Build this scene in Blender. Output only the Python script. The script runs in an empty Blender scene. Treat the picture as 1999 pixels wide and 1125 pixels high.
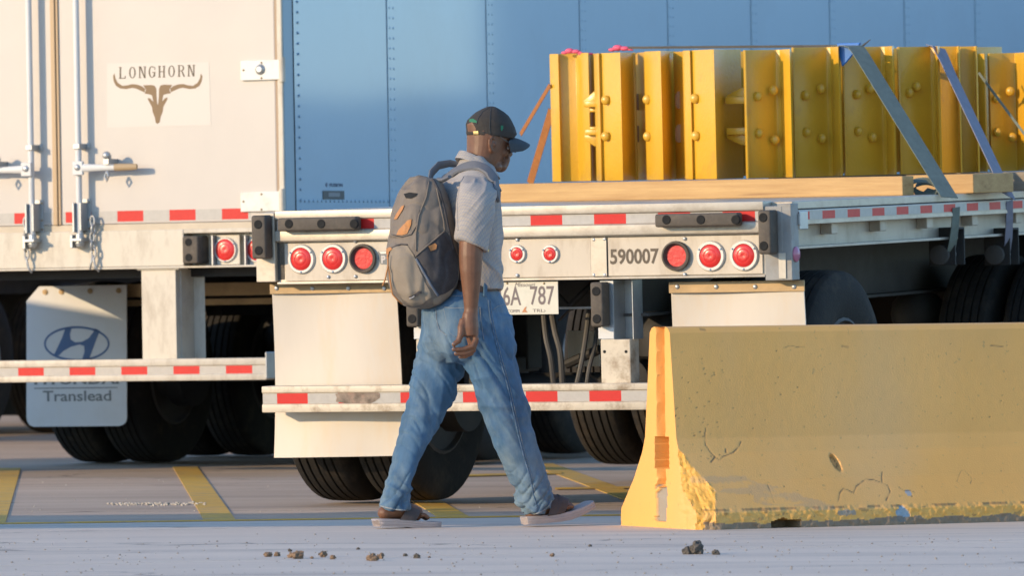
import bpy, bmesh, math, random
from mathutils import Vector, Matrix, noise
from mathutils.bvhtree import BVHTree
random.seed(7)
R = math.radians
scene = bpy.context.scene

# ------------------------------------------------------------------ camera, sky, sun
FPX, CXP, CYP, HOR, CAMZ, ROLL = 13500.0, 999.5, 562.5, 545.0, 1.02, 0.0085
camd = bpy.data.cameras.new('camera')
cam = bpy.data.objects.new('camera', camd)
scene.collection.objects.link(cam)
camd.sensor_width = 36.0
camd.lens = 36.0 * FPX / 1999.0
camd.clip_start, camd.clip_end = 0.5, 3000.0
pitch = math.atan((CYP - HOR) / FPX)
fw = Vector((0, math.cos(pitch), -math.sin(pitch)))
rt0 = Vector((1, 0, 0)); up0 = rt0.cross(fw)
up = up0 * math.cos(ROLL) + rt0 * math.sin(ROLL)
rt = rt0 * math.cos(ROLL) - up0 * math.sin(ROLL)
CAM = Vector((0, 0, CAMZ))
M = Matrix((rt, up, -fw)).transposed().to_4x4(); M.translation = CAM
cam.matrix_world = M
camd.dof.use_dof = True
camd.dof.focus_distance = 28.6
camd.dof.aperture_fstop = 7.1
scene.camera = cam

SUN_AZ, SUN_EL = R(28.5), R(14.0)       # azimuth measured from -X towards the camera
S = Vector((-math.cos(SUN_AZ) * math.cos(SUN_EL), -math.sin(SUN_AZ) * math.cos(SUN_EL), math.sin(SUN_EL)))
world = bpy.data.worlds.new('World'); scene.world = world; world.use_nodes = True
wn = world.node_tree.nodes; wl = world.node_tree.links
sky = wn.new('ShaderNodeTexSky'); sky.sky_type = 'NISHITA'; sky.sun_disc = False
sky.sun_elevation = SUN_EL
sky.sun_rotation = math.atan2(S.x, S.y)
sky.air_density = 1.0; sky.dust_density = 0.15; sky.ozone_density = 3.6
wn['Background'].inputs['Strength'].default_value = 0.15
wl.new(sky.outputs[0], wn['Background'].inputs['Color'])
sund = bpy.data.lights.new('sun', 'SUN'); sund.energy = 2.0; sund.angle = R(0.5)
sund.color = (0.88, 0.65, 0.39)
sun = bpy.data.objects.new('sun', sund); scene.collection.objects.link(sun)
sun.location = (-30, -10, 20)
sun.rotation_euler = (-S).to_track_quat('-Z', 'Y').to_euler()
scene.view_settings.view_transform = 'Standard'; scene.view_settings.look = 'None'
scene.view_settings.gamma = 1.0; scene.view_settings.use_curve_mapping = False
scene.view_settings.exposure = 1.30
scene.render.resolution_x, scene.render.resolution_y = 1024, 577
scene.cycles.max_bounces = 6

# ------------------------------------------------------------------ helpers
def ray(px, py):
    d = fw + rt * ((px - CXP) / FPX) + up * ((CYP - py) / FPX)
    return d.normalized()
def on_ground(px, py, z=0.0):
    d = ray(px, py); t = (z - CAMZ) / d.z
    return CAM + d * t

class Frame:
    """A thing's own axes: x to its right, y forward, z up."""
    def __init__(s, loc, yaw, tilt=0.0, pit=0.0):
        s.m = Matrix.Translation(loc) @ Matrix.Rotation(yaw, 4, 'Z') @ Matrix.Rotation(-tilt, 4, 'Y') @ Matrix.Rotation(pit, 4, 'X')
        s.i = s.m.inverted()
        s.o = s.i @ CAM
    def hit(s, px, py, v=0.0, axis=1):
        d = s.i.to_3x3() @ ray(px, py)
        t = (v - s.o[axis]) / d[axis]
        return s.o + d * t
    def x(s, px, v=0.0, py=500): return s.hit(px, py, v).x
    def z(s, py, v=0.0, px=1000): return s.hit(px, py, v).z

def tag(o, label=None, cat=None, group=None, kind=None):
    if label: o['label'] = label
    if cat: o['category'] = cat
    if group: o['group'] = group
    if kind: o['kind'] = kind
    return o
def empty(name, mat4, label, cat, group=None):
    o = bpy.data.objects.new(name, None); scene.collection.objects.link(o)
    o.matrix_world = mat4; o.empty_display_size = 0.1
    return tag(o, label, cat, group)

class MB:
    def __init__(s): s.v = []; s.f = []; s.m = []; s.cur = 0
    def add(s, vs, fs):
        b = len(s.v); s.v += [tuple(v) for v in vs]
        for f in fs: s.f.append([b + i for i in f]); s.m.append(s.cur)
        return s
    def box(s, x0, x1, y0, y1, z0, z1):
        x0, x1 = min(x0, x1), max(x0, x1); y0, y1 = min(y0, y1), max(y0, y1); z0, z1 = min(z0, z1), max(z0, z1)
        vs = [(x0,y0,z0),(x1,y0,z0),(x1,y1,z0),(x0,y1,z0),(x0,y0,z1),(x1,y0,z1),(x1,y1,z1),(x0,y1,z1)]
        return s.add(vs, [(0,3,2,1),(4,5,6,7),(0,1,5,4),(1,2,6,5),(2,3,7,6),(3,0,4,7)])
    def extr(s, pts, vec):
        """Closed polygon pts (3D) pushed along vec."""
        n = len(pts); P = [Vector(p) for p in pts]; V = Vector(vec)
        nrm = Vector((0, 0, 0))
        for i in range(n): nrm += P[i].cross(P[(i + 1) % n])
        if nrm.dot(V) > 0: P.reverse()
        vs = P + [p + V for p in P]
        fs = [tuple(range(n)), tuple(range(2 * n - 1, n - 1, -1))]
        fs += [(i, i + n, (i + 1) % n + n, (i + 1) % n) for i in range(n)]
        return s.add(vs, fs)
    def cyl(s, a, b, r, n=16, r2=None, caps=True):
        return s.tube([a, b], [r, r if r2 is None else r2], n, caps)
    def tube(s, path, rad, n=10, caps=True, flat=1.0, side=None):
        P = [Vector(p) for p in path]
        if not isinstance(rad, (list, tuple)): rad = [rad] * len(P)
        u = None; vs = []; fs = []
        for i, p in enumerate(P):
            t = (P[min(i + 1, len(P) - 1)] - P[max(i - 1, 0)])
            if t.length < 1e-9: t = Vector((0, 0, 1))
            t.normalize()
            if side is not None: u = (Vector(side) - t * Vector(side).dot(t)).normalized()
            elif u is None:
                u = t.orthogonal().normalized()
            else: u = (u - t * u.dot(t)).normalized()
            w = t.cross(u)
            for k in range(n):
                a = 2 * math.pi * k / n
                vs.append(p + u * (math.cos(a) * rad[i]) + w * (math.sin(a) * rad[i] * flat))
        for i in range(len(P) - 1):
            for k in range(n):
                k2 = (k + 1) % n
                fs.append((i * n + k, i * n + k2, (i + 1) * n + k2, (i + 1) * n + k))
        if caps:
            fs.append(tuple(range(n - 1, -1, -1))); fs.append(tuple((len(P) - 1) * n + k for k in range(n)))
        return s.add(vs, fs)
    def ball(s, c, r, n=12, m=8, sc=(1, 1, 1)):
        c = Vector(c); vs = [c + Vector((0, 0, -r * sc[2]))]; fs = []
        for j in range(1, m):
            ph = -math.pi / 2 + math.pi * j / m
            for k in range(n):
                a = 2 * math.pi * k / n
                vs.append(c + Vector((math.cos(a) * math.cos(ph) * r * sc[0], math.sin(a) * math.cos(ph) * r * sc[1], math.sin(ph) * r * sc[2])))
        vs.append(c + Vector((0, 0, r * sc[2]))); L = len(vs) - 1
        for k in range(n):
            k2 = (k + 1) % n
            fs.append((0, 1 + k2, 1 + k)); fs.append((L, L - n + k, L - n + k2))
            for j in range(m - 2):
                fs.append((1 + j * n + k, 1 + j * n + k2, 1 + (j + 1) * n + k2, 1 + (j + 1) * n + k))
        return s.add(vs, fs)
    def lathe(s, prof, c, axis='x', n=40):
        """prof: list of (offset along axis, radius)."""
        c = Vector(c); vs = []; fs = []; m = len(prof)
        for k in range(n):
            a = 2 * math.pi * k / n; ca, sa = math.cos(a), math.sin(a)
            for (o, r) in prof:
                if axis == 'x': vs.append(c + Vector((o, r * ca, r * sa)))
                elif axis == 'y': vs.append(c + Vector((r * ca, o, r * sa)))
                else: vs.append(c + Vector((r * ca, r * sa, o)))
        for k in range(n):
            k2 = (k + 1) % n
            for j in range(m - 1):
                fs.append((k * m + j, k * m + j + 1, k2 * m + j + 1, k2 * m + j))
        return s.add(vs, fs)
    def loft(s, rings, caps=True):
        b = 0; n = len(rings[0]); vs = [p for r in rings for p in r]; fs = []
        for i in range(len(rings) - 1):
            for k in range(n):
                k2 = (k + 1) % n
                fs.append((i * n + k, i * n + k2, (i + 1) * n + k2, (i + 1) * n + k))
        if caps:
            fs.append(tuple(range(n - 1, -1, -1))); fs.append(tuple((len(rings) - 1) * n + k for k in range(n)))
        return s.add(vs, fs)
    def mesh(s, name, bevel=0.0, seg=2, fix=True, weld=False):
        me = bpy.data.meshes.new(name)
        me.from_pydata(s.v, [], s.f)
        for i, p in enumerate(me.polygons): p.material_index = s.m[i]
        if bevel or fix or weld:
            bm = bmesh.new(); bm.from_mesh(me)
            if weld: bmesh.ops.remove_doubles(bm, verts=bm.verts, dist=1e-4)
            if fix: bmesh.ops.recalc_face_normals(bm, faces=bm.faces)
            if bevel:
                es = [e for e in bm.edges if len(e.link_faces) == 2 and e.calc_face_angle(0) > R(35)]
                bmesh.ops.bevel(bm, geom=es, offset=bevel, segments=seg, profile=0.5, affect='EDGES', clamp_overlap=True)
            bm.to_mesh(me); bm.free()
        return me
    def build(s, name, mats, parent=None, bevel=0.0, smooth=False, fix=True, seg=2, weld=False):
        me = s.mesh(name, bevel, seg, fix, weld)
        return link(name, me, mats, parent, smooth)
def link(name, me, mats, parent=None, smooth=False):
    if not isinstance(mats, (list, tuple)): mats = [mats]
    for m in mats: me.materials.append(m)
    o = bpy.data.objects.new(name, me); scene.collection.objects.link(o)
    if parent is not None: o.parent = parent
    if smooth == 'auto':
        bm = bmesh.new(); bm.from_mesh(me)
        for f in bm.faces: f.smooth = True
        for e in bm.edges:
            if len(e.link_faces) == 2 and e.calc_face_angle(0) > R(38): e.smooth = False
        bm.to_mesh(me); bm.free()
    elif smooth:
        me.shade_smooth()
    return o

def copy_tree(o, parent=None):
    c = o.copy(); scene.collection.objects.link(c)
    if parent is not None: c.parent = parent
    for ch in list(o.children): copy_tree(ch, c)
    return c

def voxel(mb, size, smooth_it=3, displace=None):
    """Fuse the collected closed shapes into ONE continuous surface; returns a mesh."""
    me = mb.mesh('tmp'); o = bpy.data.objects.new('tmp', me); scene.collection.objects.link(o)
    md = o.modifiers.new('r', 'REMESH'); md.mode = 'VOXEL'; md.voxel_size = size; md.adaptivity = 0
    sm = o.modifiers.new('s', 'SMOOTH'); sm.iterations = smooth_it; sm.factor = 0.5
    dg = bpy.context.evaluated_depsgraph_get(); dg.update()
    out = bpy.data.meshes.new_from_object(o.evaluated_get(dg), depsgraph=dg)
    bpy.data.objects.remove(o)
    if displace:
        vs = out.vertices
        ns = [v.normal.copy() for v in vs]
        for v, n in zip(vs, ns):
            v.co += n * displace(v.co, n)
        out.update()
    return out

def text_mesh(name, s, mats, parent, to, x0, x1, z0, z1, thick=0.001, bold=0.0, shear=0.0):
    """Lettering: to(u, w, d) gives the place of a point; fitted in x0..x1, z0..z1."""
    cu = bpy.data.curves.new(name, 'FONT'); cu.body = s; cu.size = 1; cu.resolution_u = 3
    cu.offset = bold; cu.shear = shear
    o = bpy.data.objects.new('t', cu); scene.collection.objects.link(o)
    dg = bpy.context.evaluated_depsgraph_get(); dg.update()
    me = bpy.data.meshes.new_from_object(o.evaluated_get(dg), depsgraph=dg)
    bpy.data.objects.remove(o)
    xs = [v.co.x for v in me.vertices]; ys = [v.co.y for v in me.vertices]
    ax, bx, ay, by = min(xs), max(xs), min(ys), max(ys)
    vs = []; n = len(me.vertices)
    for d in (thick, 0.0):
        for v in me.vertices:
            u = x0 + (v.co.x - ax) / (bx - ax) * (x1 - x0); w = z0 + (v.co.y - ay) / (by - ay) * (z1 - z0)
            vs.append(to(u, w, d))
    fs = [tuple(p.vertices) for p in me.polygons]
    cnt = {}
    for p in me.polygons:
        for e in p.edge_keys: cnt[e] = cnt.get(e, 0) + 1
    sides = [(a, b, b + n, a + n) for (a, b), c in cnt.items() if c == 1]
    mb = MB(); mb.add(vs, fs + sides)
    return mb.build(name, mats, parent, fix=False)

# ------------------------------------------------------------------ materials
def mat(name, col, rough=0.5, metal=0.0, var=0.0, vscale=6.0, col2=None, bump=0.0, bscale=60.0, dirt=None, dscale=3.0,
        damt=0.5, coat=0.0, crough=0.03, stretch=(1, 1, 1), spec=0.5, dlo=0.5, dhi=0.75):
    m = bpy.data.materials.new(name); m.use_nodes = True
    nt = m.node_tree; N = nt.nodes; L = nt.links; b = N['Principled BSDF']
    b.inputs['Roughness'].default_value = rough; b.inputs['Metallic'].default_value = metal
    b.inputs['Specular IOR Level'].default_value = spec
    b.inputs['Coat Weight'].default_value = coat; b.inputs['Coat Roughness'].default_value = crough
    tc = N.new('ShaderNodeTexCoord'); mp = N.new('ShaderNodeMapping'); mp.inputs['Scale'].default_value = stretch
    L.new(tc.outputs['Object'], mp.inputs['Vector'])
    c1 = tuple(col) + (1,)
    out = None
    if var or col2:
        nz = N.new('ShaderNodeTexNoise'); nz.inputs['Scale'].default_value = vscale; nz.inputs['Detail'].default_value = 6
        nz.inputs['Roughness'].default_value = 0.65
        L.new(mp.outputs[0], nz.inputs['Vector'])
        rp = N.new('ShaderNodeMapRange'); rp.inputs['From Min'].default_value = 0.3; rp.inputs['From Max'].default_value = 0.7
        L.new(nz.outputs['Fac'], rp.inputs['Value'])
        mx = N.new('ShaderNodeMix'); mx.data_type = 'RGBA'
        a = c1 if col2 else tuple(min(1, c * (1 + var)) for c in col) + (1,)
        c = (tuple(col2) + (1,)) if col2 else tuple(c * (1 - var) for c in col) + (1,)
        mx.inputs['A'].default_value = a; mx.inputs['B'].default_value = c
        L.new(rp.outputs[0], mx.inputs['Factor']); out = mx.outputs['Result']
    if dirt:
        nz = N.new('ShaderNodeTexNoise'); nz.inputs['Scale'].default_value = dscale; nz.inputs['Detail'].default_value = 9
        nz.inputs['Roughness'].default_value = 0.7
        L.new(mp.outputs[0], nz.inputs['Vector'])
        rp = N.new('ShaderNodeMapRange'); rp.inputs['From Min'].default_value = dlo; rp.inputs['From Max'].default_value = dhi
        rp.inputs['To Max'].default_value = damt
        L.new(nz.outputs['Fac'], rp.inputs['Value'])
        mx = N.new('ShaderNodeMix'); mx.data_type = 'RGBA'
        if out is not None: L.new(out, mx.inputs['A'])
        else: mx.inputs['A'].default_value = c1
        mx.inputs['B'].default_value = tuple(dirt) + (1,)
        L.new(rp.outputs[0], mx.inputs['Factor']); out = mx.outputs['Result']
    if out is not None: L.new(out, b.inputs['Base Color'])
    else: b.inputs['Base Color'].default_value = c1
    if bump:
        nz = N.new('ShaderNodeTexNoise'); nz.inputs['Scale'].default_value = bscale; nz.inputs['Detail'].default_value = 5
        L.new(mp.outputs[0], nz.inputs['Vector'])
        bp = N.new('ShaderNodeBump'); bp.inputs['Strength'].default_value = 1.0; bp.inputs['Distance'].default_value = bump
        L.new(nz.outputs['Fac'], bp.inputs['Height']); L.new(bp.outputs[0], b.inputs['Normal'])
    return m

GRIME = (0.20, 0.13, 0.07)
m_door = mat('white_door_skin', (0.50, 0.46, 0.42), 0.45, var=0.035, vscale=1.5, bump=0.004, bscale=1.6, dirt=(0.6, 0.52, 0.42), dscale=1.2, damt=0.25)
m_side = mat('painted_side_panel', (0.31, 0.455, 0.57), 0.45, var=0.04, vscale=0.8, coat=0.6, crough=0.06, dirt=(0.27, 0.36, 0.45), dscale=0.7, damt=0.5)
m_cream = mat('white_frame_paint', (0.56, 0.51, 0.42), 0.5, var=0.05, vscale=5, dirt=GRIME, dscale=5, damt=0.6, dlo=0.48, dhi=0.85, stretch=(2.2, 1, .8), bump=0.0006, bscale=40)
m_rustp = mat('worn_frame_paint', (0.56, 0.49, 0.38), 0.5, var=0.08, vscale=8, dirt=GRIME, dscale=11, damt=0.85, dlo=0.48, dhi=0.7, bump=0.0008, bscale=60)
m_alu = mat('brushed_aluminium', (0.52, 0.46, 0.37), 0.45, 0.25, var=0.08, vscale=4, dirt=GRIME, dscale=7, damt=0.55, dlo=0.46, dhi=0.8, stretch=(1.5, 1, 2))
m_alup = mat('aluminium_panel', (0.46, 0.41, 0.34), 0.5, 0.2, var=0.07, vscale=3, dirt=GRIME, dscale=6, damt=0.5, dlo=0.48, dhi=0.8, stretch=(2, 1, .7))
m_galv = mat('galvanised_steel', (0.42, 0.43, 0.43), 0.45, 0.6, var=0.12, vscale=12)
m_post = mat('dull_post_grey', (0.27, 0.27, 0.26), 0.6, var=0.15, vscale=10, dirt=GRIME, dscale=8, damt=0.5)
m_bar = mat('grimy_brown_strip', (0.36, 0.25, 0.13), 0.5, 0.3, var=0.15, vscale=9, dirt=(0.1, 0.07, 0.04), dscale=6, damt=0.5)
m_flap = mat('white_flap_rubber', (0.58, 0.52, 0.44), 0.5, var=0.03, vscale=3, dirt=(0.62, 0.40, 0.16), dscale=2.2, damt=0.45, stretch=(2.5, 1, 0.6), dlo=0.5, dhi=0.8)
m_flapw = mat('pale_flap', (0.60, 0.60, 0.59), 0.5, var=0.03, vscale=3, dirt=(0.5, 0.42, 0.32), dscale=2.5, damt=0.3)
m_rub = mat('black_rubber_bumper', (0.085, 0.07, 0.055), 0.75, var=0.2, vscale=14, dirt=(0.22, 0.17, 0.12), dscale=10, damt=0.5, bump=0.001, bscale=80)
m_hole = mat('dark_recess', (0.01, 0.01, 0.01), 0.9)
m_tyre = mat('tyre_rubber', (0.022, 0.020, 0.018), 0.85, var=0.15, vscale=10, dirt=(0.10, 0.075, 0.05), dscale=6, damt=0.55, spec=0.25, bump=0.0015, bscale=90)
m_rim = mat('pale_rim', (0.45, 0.46, 0.48), 0.45, 0.4, var=0.1)
m_dark = mat('black_chassis', (0.020, 0.019, 0.018), 0.7, var=0.3, vscale=6, dirt=(0.06, 0.045, 0.03), dscale=5, damt=0.4)
m_under = mat('grimy_underframe', (0.07, 0.064, 0.058), 0.75, var=0.25, vscale=4, dirt=(0.05, 0.04, 0.03), dscale=5, damt=0.6)
m_red = mat('red_lens', (0.62, 0.025, 0.02), 0.35, coat=0.25, crough=0.2, bump=0.002, bscale=45)
m_redt = mat('red_reflective_tape', (0.56, 0.022, 0.020), 0.45, spec=0.25, var=0.06, vscale=30)
m_whit = mat('silver_reflective_tape', (0.40, 0.38, 0.35), 0.45, var=0.08, vscale=30)
m_bez = mat('lamp_bezel', (0.60, 0.57, 0.52), 0.4, 0.2)
m_rivet = mat('rivet_metal', (0.50, 0.50, 0.50), 0.4, 0.6)
m_hinge = mat('bright_hinge', (0.68, 0.66, 0.60), 0.4, dirt=GRIME, dscale=9, damt=0.3)
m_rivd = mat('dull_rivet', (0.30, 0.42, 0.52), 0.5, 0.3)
m_brown = mat('brown_print', (0.24, 0.15, 0.08), 0.6)
m_dkbr = mat('dark_print', (0.10, 0.075, 0.05), 0.6)
m_blue = mat('blue_print', (0.05, 0.11, 0.24), 0.5)
m_grey = mat('grey_print', (0.16, 0.17, 0.17), 0.5)
m_stick = mat('pale_sticker', (0.525, 0.485, 0.445), 0.35)
m_plate = mat('licence_plate', (0.60, 0.57, 0.47), 0.4, var=0.08, vscale=8, dirt=(0.35, 0.38, 0.30), dscale=5, damt=0.5)
m_ysteel = mat('yellow_steel_paint', (0.62, 0.345, 0.024), 0.36, var=0.05, vscale=5, coat=0.15, crough=0.2, bump=0.0014, bscale=75, dirt=(0.38, 0.20, 0.06), dscale=6, damt=0.5, dlo=0.55, dhi=0.75)
m_wood = mat('pine_timber', (0.52, 0.33, 0.13), 0.6, vscale=3.5, col2=(0.36, 0.20, 0.07), stretch=(0.5, 5, 9), bump=0.001, bscale=30, dirt=(0.2, 0.09, 0.03), dscale=1.8, damt=0.6, dlo=0.62, dhi=0.72)
m_woodg = mat('weathered_timber', (0.30, 0.24, 0.17), 0.7, vscale=5, col2=(0.20, 0.16, 0.11), stretch=(0.6, 6, 8), bump=0.001, bscale=30)
m_strg = mat('grey_webbing', (0.14, 0.165, 0.14), 0.8, var=0.15, vscale=25, bump=0.0008, bscale=300)
m_strb = mat('blue_webbing', (0.20, 0.20, 0.25), 0.8, var=0.12, vscale=25, bump=0.0008, bscale=300)
m_stro = mat('orange_brown_webbing', (0.36, 0.14, 0.04), 0.8, var=0.15, vscale=25)
m_bluep = mat('blue_plastic', (0.03, 0.16, 0.50), 0.4)
m_pink = mat('pink_ribbon', (0.75, 0.10, 0.18), 0.6)
import numpy as np
# ------------------------------------------------------------------ ground
def ground_mat(name, ca, cb, dark, ns=2.0, bump=0.002):
    m = bpy.data.materials.new(name); m.use_nodes = True
    nt = m.node_tree; N = nt.nodes; L = nt.links; b = N['Principled BSDF']
    b.inputs['Roughness'].default_value = 0.85
    tc = N.new('ShaderNodeTexCoord')
    def noise_(sc, st, det=6, ro=0.6):
        mp = N.new('ShaderNodeMapping'); mp.inputs['Scale'].default_value = st; L.new(tc.outputs['Object'], mp.inputs['Vector'])
        n = N.new('ShaderNodeTexNoise'); n.inputs['Scale'].default_value = sc; n.inputs['Detail'].default_value = det
        n.inputs['Roughness'].default_value = ro; L.new(mp.outputs[0], n.inputs['Vector']); return n.outputs['Fac']
    def rng(v, a, c, lo=0, hi=1):
        r = N.new('ShaderNodeMapRange'); r.inputs['From Min'].default_value = a; r.inputs['From Max'].default_value = c
        r.inputs['To Min'].default_value = lo; r.inputs['To Max'].default_value = hi; L.new(v, r.inputs['Value']); return r.outputs[0]
    def mixc(f, a, c):
        x = N.new('ShaderNodeMix'); x.data_type = 'RGBA'
        if isinstance(f, float): x.inputs['Factor'].default_value = f
        else: L.new(f, x.inputs['Factor'])
        for s_, v in (('A', a), ('B', c)):
            if isinstance(v, tuple): x.inputs[s_].default_value = v + (1,)
            else: L.new(v, x.inputs[s_])
        return x.outputs['Result']
    c = mixc(rng(noise_(ns, (0.35, 1.0, 1)), 0.35, 0.65), ca, cb)
    c = mixc(rng(noise_(1.1, (0.25, 2.2, 1), 9, 0.7), 0.48, 0.78, 0, 0.75), c, dark)
    c = mixc(rng(noise_(60, (0.6, 1.2, 1), 3), 0.58, 0.74, 0, 0.45), c, dark)
    c = mixc(rng(noise_(140, (1, 1, 1), 2), 0.66, 0.74, 0, 0.3), c, tuple(min(1, v * 1.5) for v in ca))
    mp = N.new('ShaderNodeMapping'); mp.inputs['Scale'].default_value = (.16, .5, 1); L.new(tc.outputs['Object'], mp.inputs['Vector'])
    dn = N.new('ShaderNodeTexNoise'); dn.inputs['Scale'].default_value = 2.5; dn.inputs['Detail'].default_value = 6; L.new(mp.outputs[0], dn.inputs['Vector'])
    ad = N.new('ShaderNodeVectorMath'); ad.operation = 'MULTIPLY_ADD'; ad.inputs[1].default_value = (.5, .5, .5); L.new(dn.outputs['Color'], ad.inputs[0]); L.new(mp.outputs[0], ad.inputs[2])
    vo = N.new('ShaderNodeTexVoronoi'); vo.feature = 'DISTANCE_TO_EDGE'; vo.inputs['Scale'].default_value = 1.3; L.new(ad.outputs[0], vo.inputs['Vector'])
    c = mixc(rng(vo.outputs['Distance'], .006, .002, 0, .6), c, tuple(v * .35 for v in dark))      # hairline cracks
    c = mixc(rng(noise_(.9, (.12, 3.5, 1), 4, .5), .60, .72, 0, .35), c, tuple(v * .6 for v in dark))  # long tyre and oil streaks
    L.new(c, b.inputs['Base Color'])
    bp = N.new('ShaderNodeBump'); bp.inputs['Distance'].default_value = bump
    L.new(noise_(90, (1, 1, 1), 6, 0.7), bp.inputs['Height']); L.new(bp.outputs[0], b.inputs['Normal'])
    return m
m_apron = ground_mat('pale_concrete', (0.67, 0.55, 0.44), (0.59, 0.485, 0.39), (0.38, 0.33, 0.28))
m_lot = ground_mat('tan_concrete', (0.54, 0.41, 0.30), (0.46, 0.34, 0.245), (0.27, 0.195, 0.14), 1.4)
m_line = mat('yellow_road_paint', (0.62, 0.36, 0.05), 0.7, var=0.12, vscale=5, dirt=(0.33, 0.26, 0.18), dscale=7, damt=0.85, dlo=0.5, dhi=0.7)
def slab(name, pts, z, m, parent=None, kind='structure', thick=0.12):
    mb = MB(); mb.extr([(x, y, z) for x, y in pts], (0, 0, -thick)); o = mb.build(name, m, parent)
    if kind and parent is None: tag(o, kind=kind)
    return o
ground = slab('ground', [(-1500, -200), (1500, -200), (1500, 2500), (-1500, 2500)], -0.125, m_lot, thick=0.5)
# pale concrete apron: two slabs with a narrow joint between them, then the tan parking lot
def jl(x): return 25.62 + 0.37 * x
def ll(x): return 29.54 + 0.15 * x
slab('concrete_slab', [(-40, -20), (40, -20), (40, jl(40) - 0.008), (-40, jl(-40) - 0.008)], 0.0, m_apron)
slab('concrete_slab', [(-18, jl(-18) + 0.008), (12, jl(12) + 0.008), (12, ll(12)), (-18, ll(-18))], 0.0, m_apron)
lot = slab('parking_lot', [(-18, ll(-18) + 0.003), (12, ll(12) + 0.003), (12, 26.0), (300, 26.0), (300, 900), (-300, 900), (-300, 26.0), (-18, 26.0)], 0.0, m_lot)
def stripe(pts, z=0.004):
    return slab('painted_stripe', pts, z, m_line, lot, None, 0.003)
stripe([(-12, ll(-12) + 0.02), (8, ll(8) + 0.02), (8, ll(8) + 0.12), (-12, ll(-12) + 0.12)])
for xb in (-3.16, -2.225, -1.255, -0.26, 0.70, 1.65):
    q = -0.064
    stripe([(xb - 0.067, ll(xb) + 0.13), (xb + 0.067, ll(xb) + 0.13), (xb + 0.067 + q * 8.6, 38.0), (xb - 0.067 + q * 8.6, 38.0)])
stripe([(.20, 33.3), (1.6, 33.6), (1.6, 33.85), (.20, 33.5)], 0.0075)
stripe([(-.42, 35.5), (.25, 35.9), (.25, 36.2), (-.42, 35.8)], 0.0075)

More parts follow.
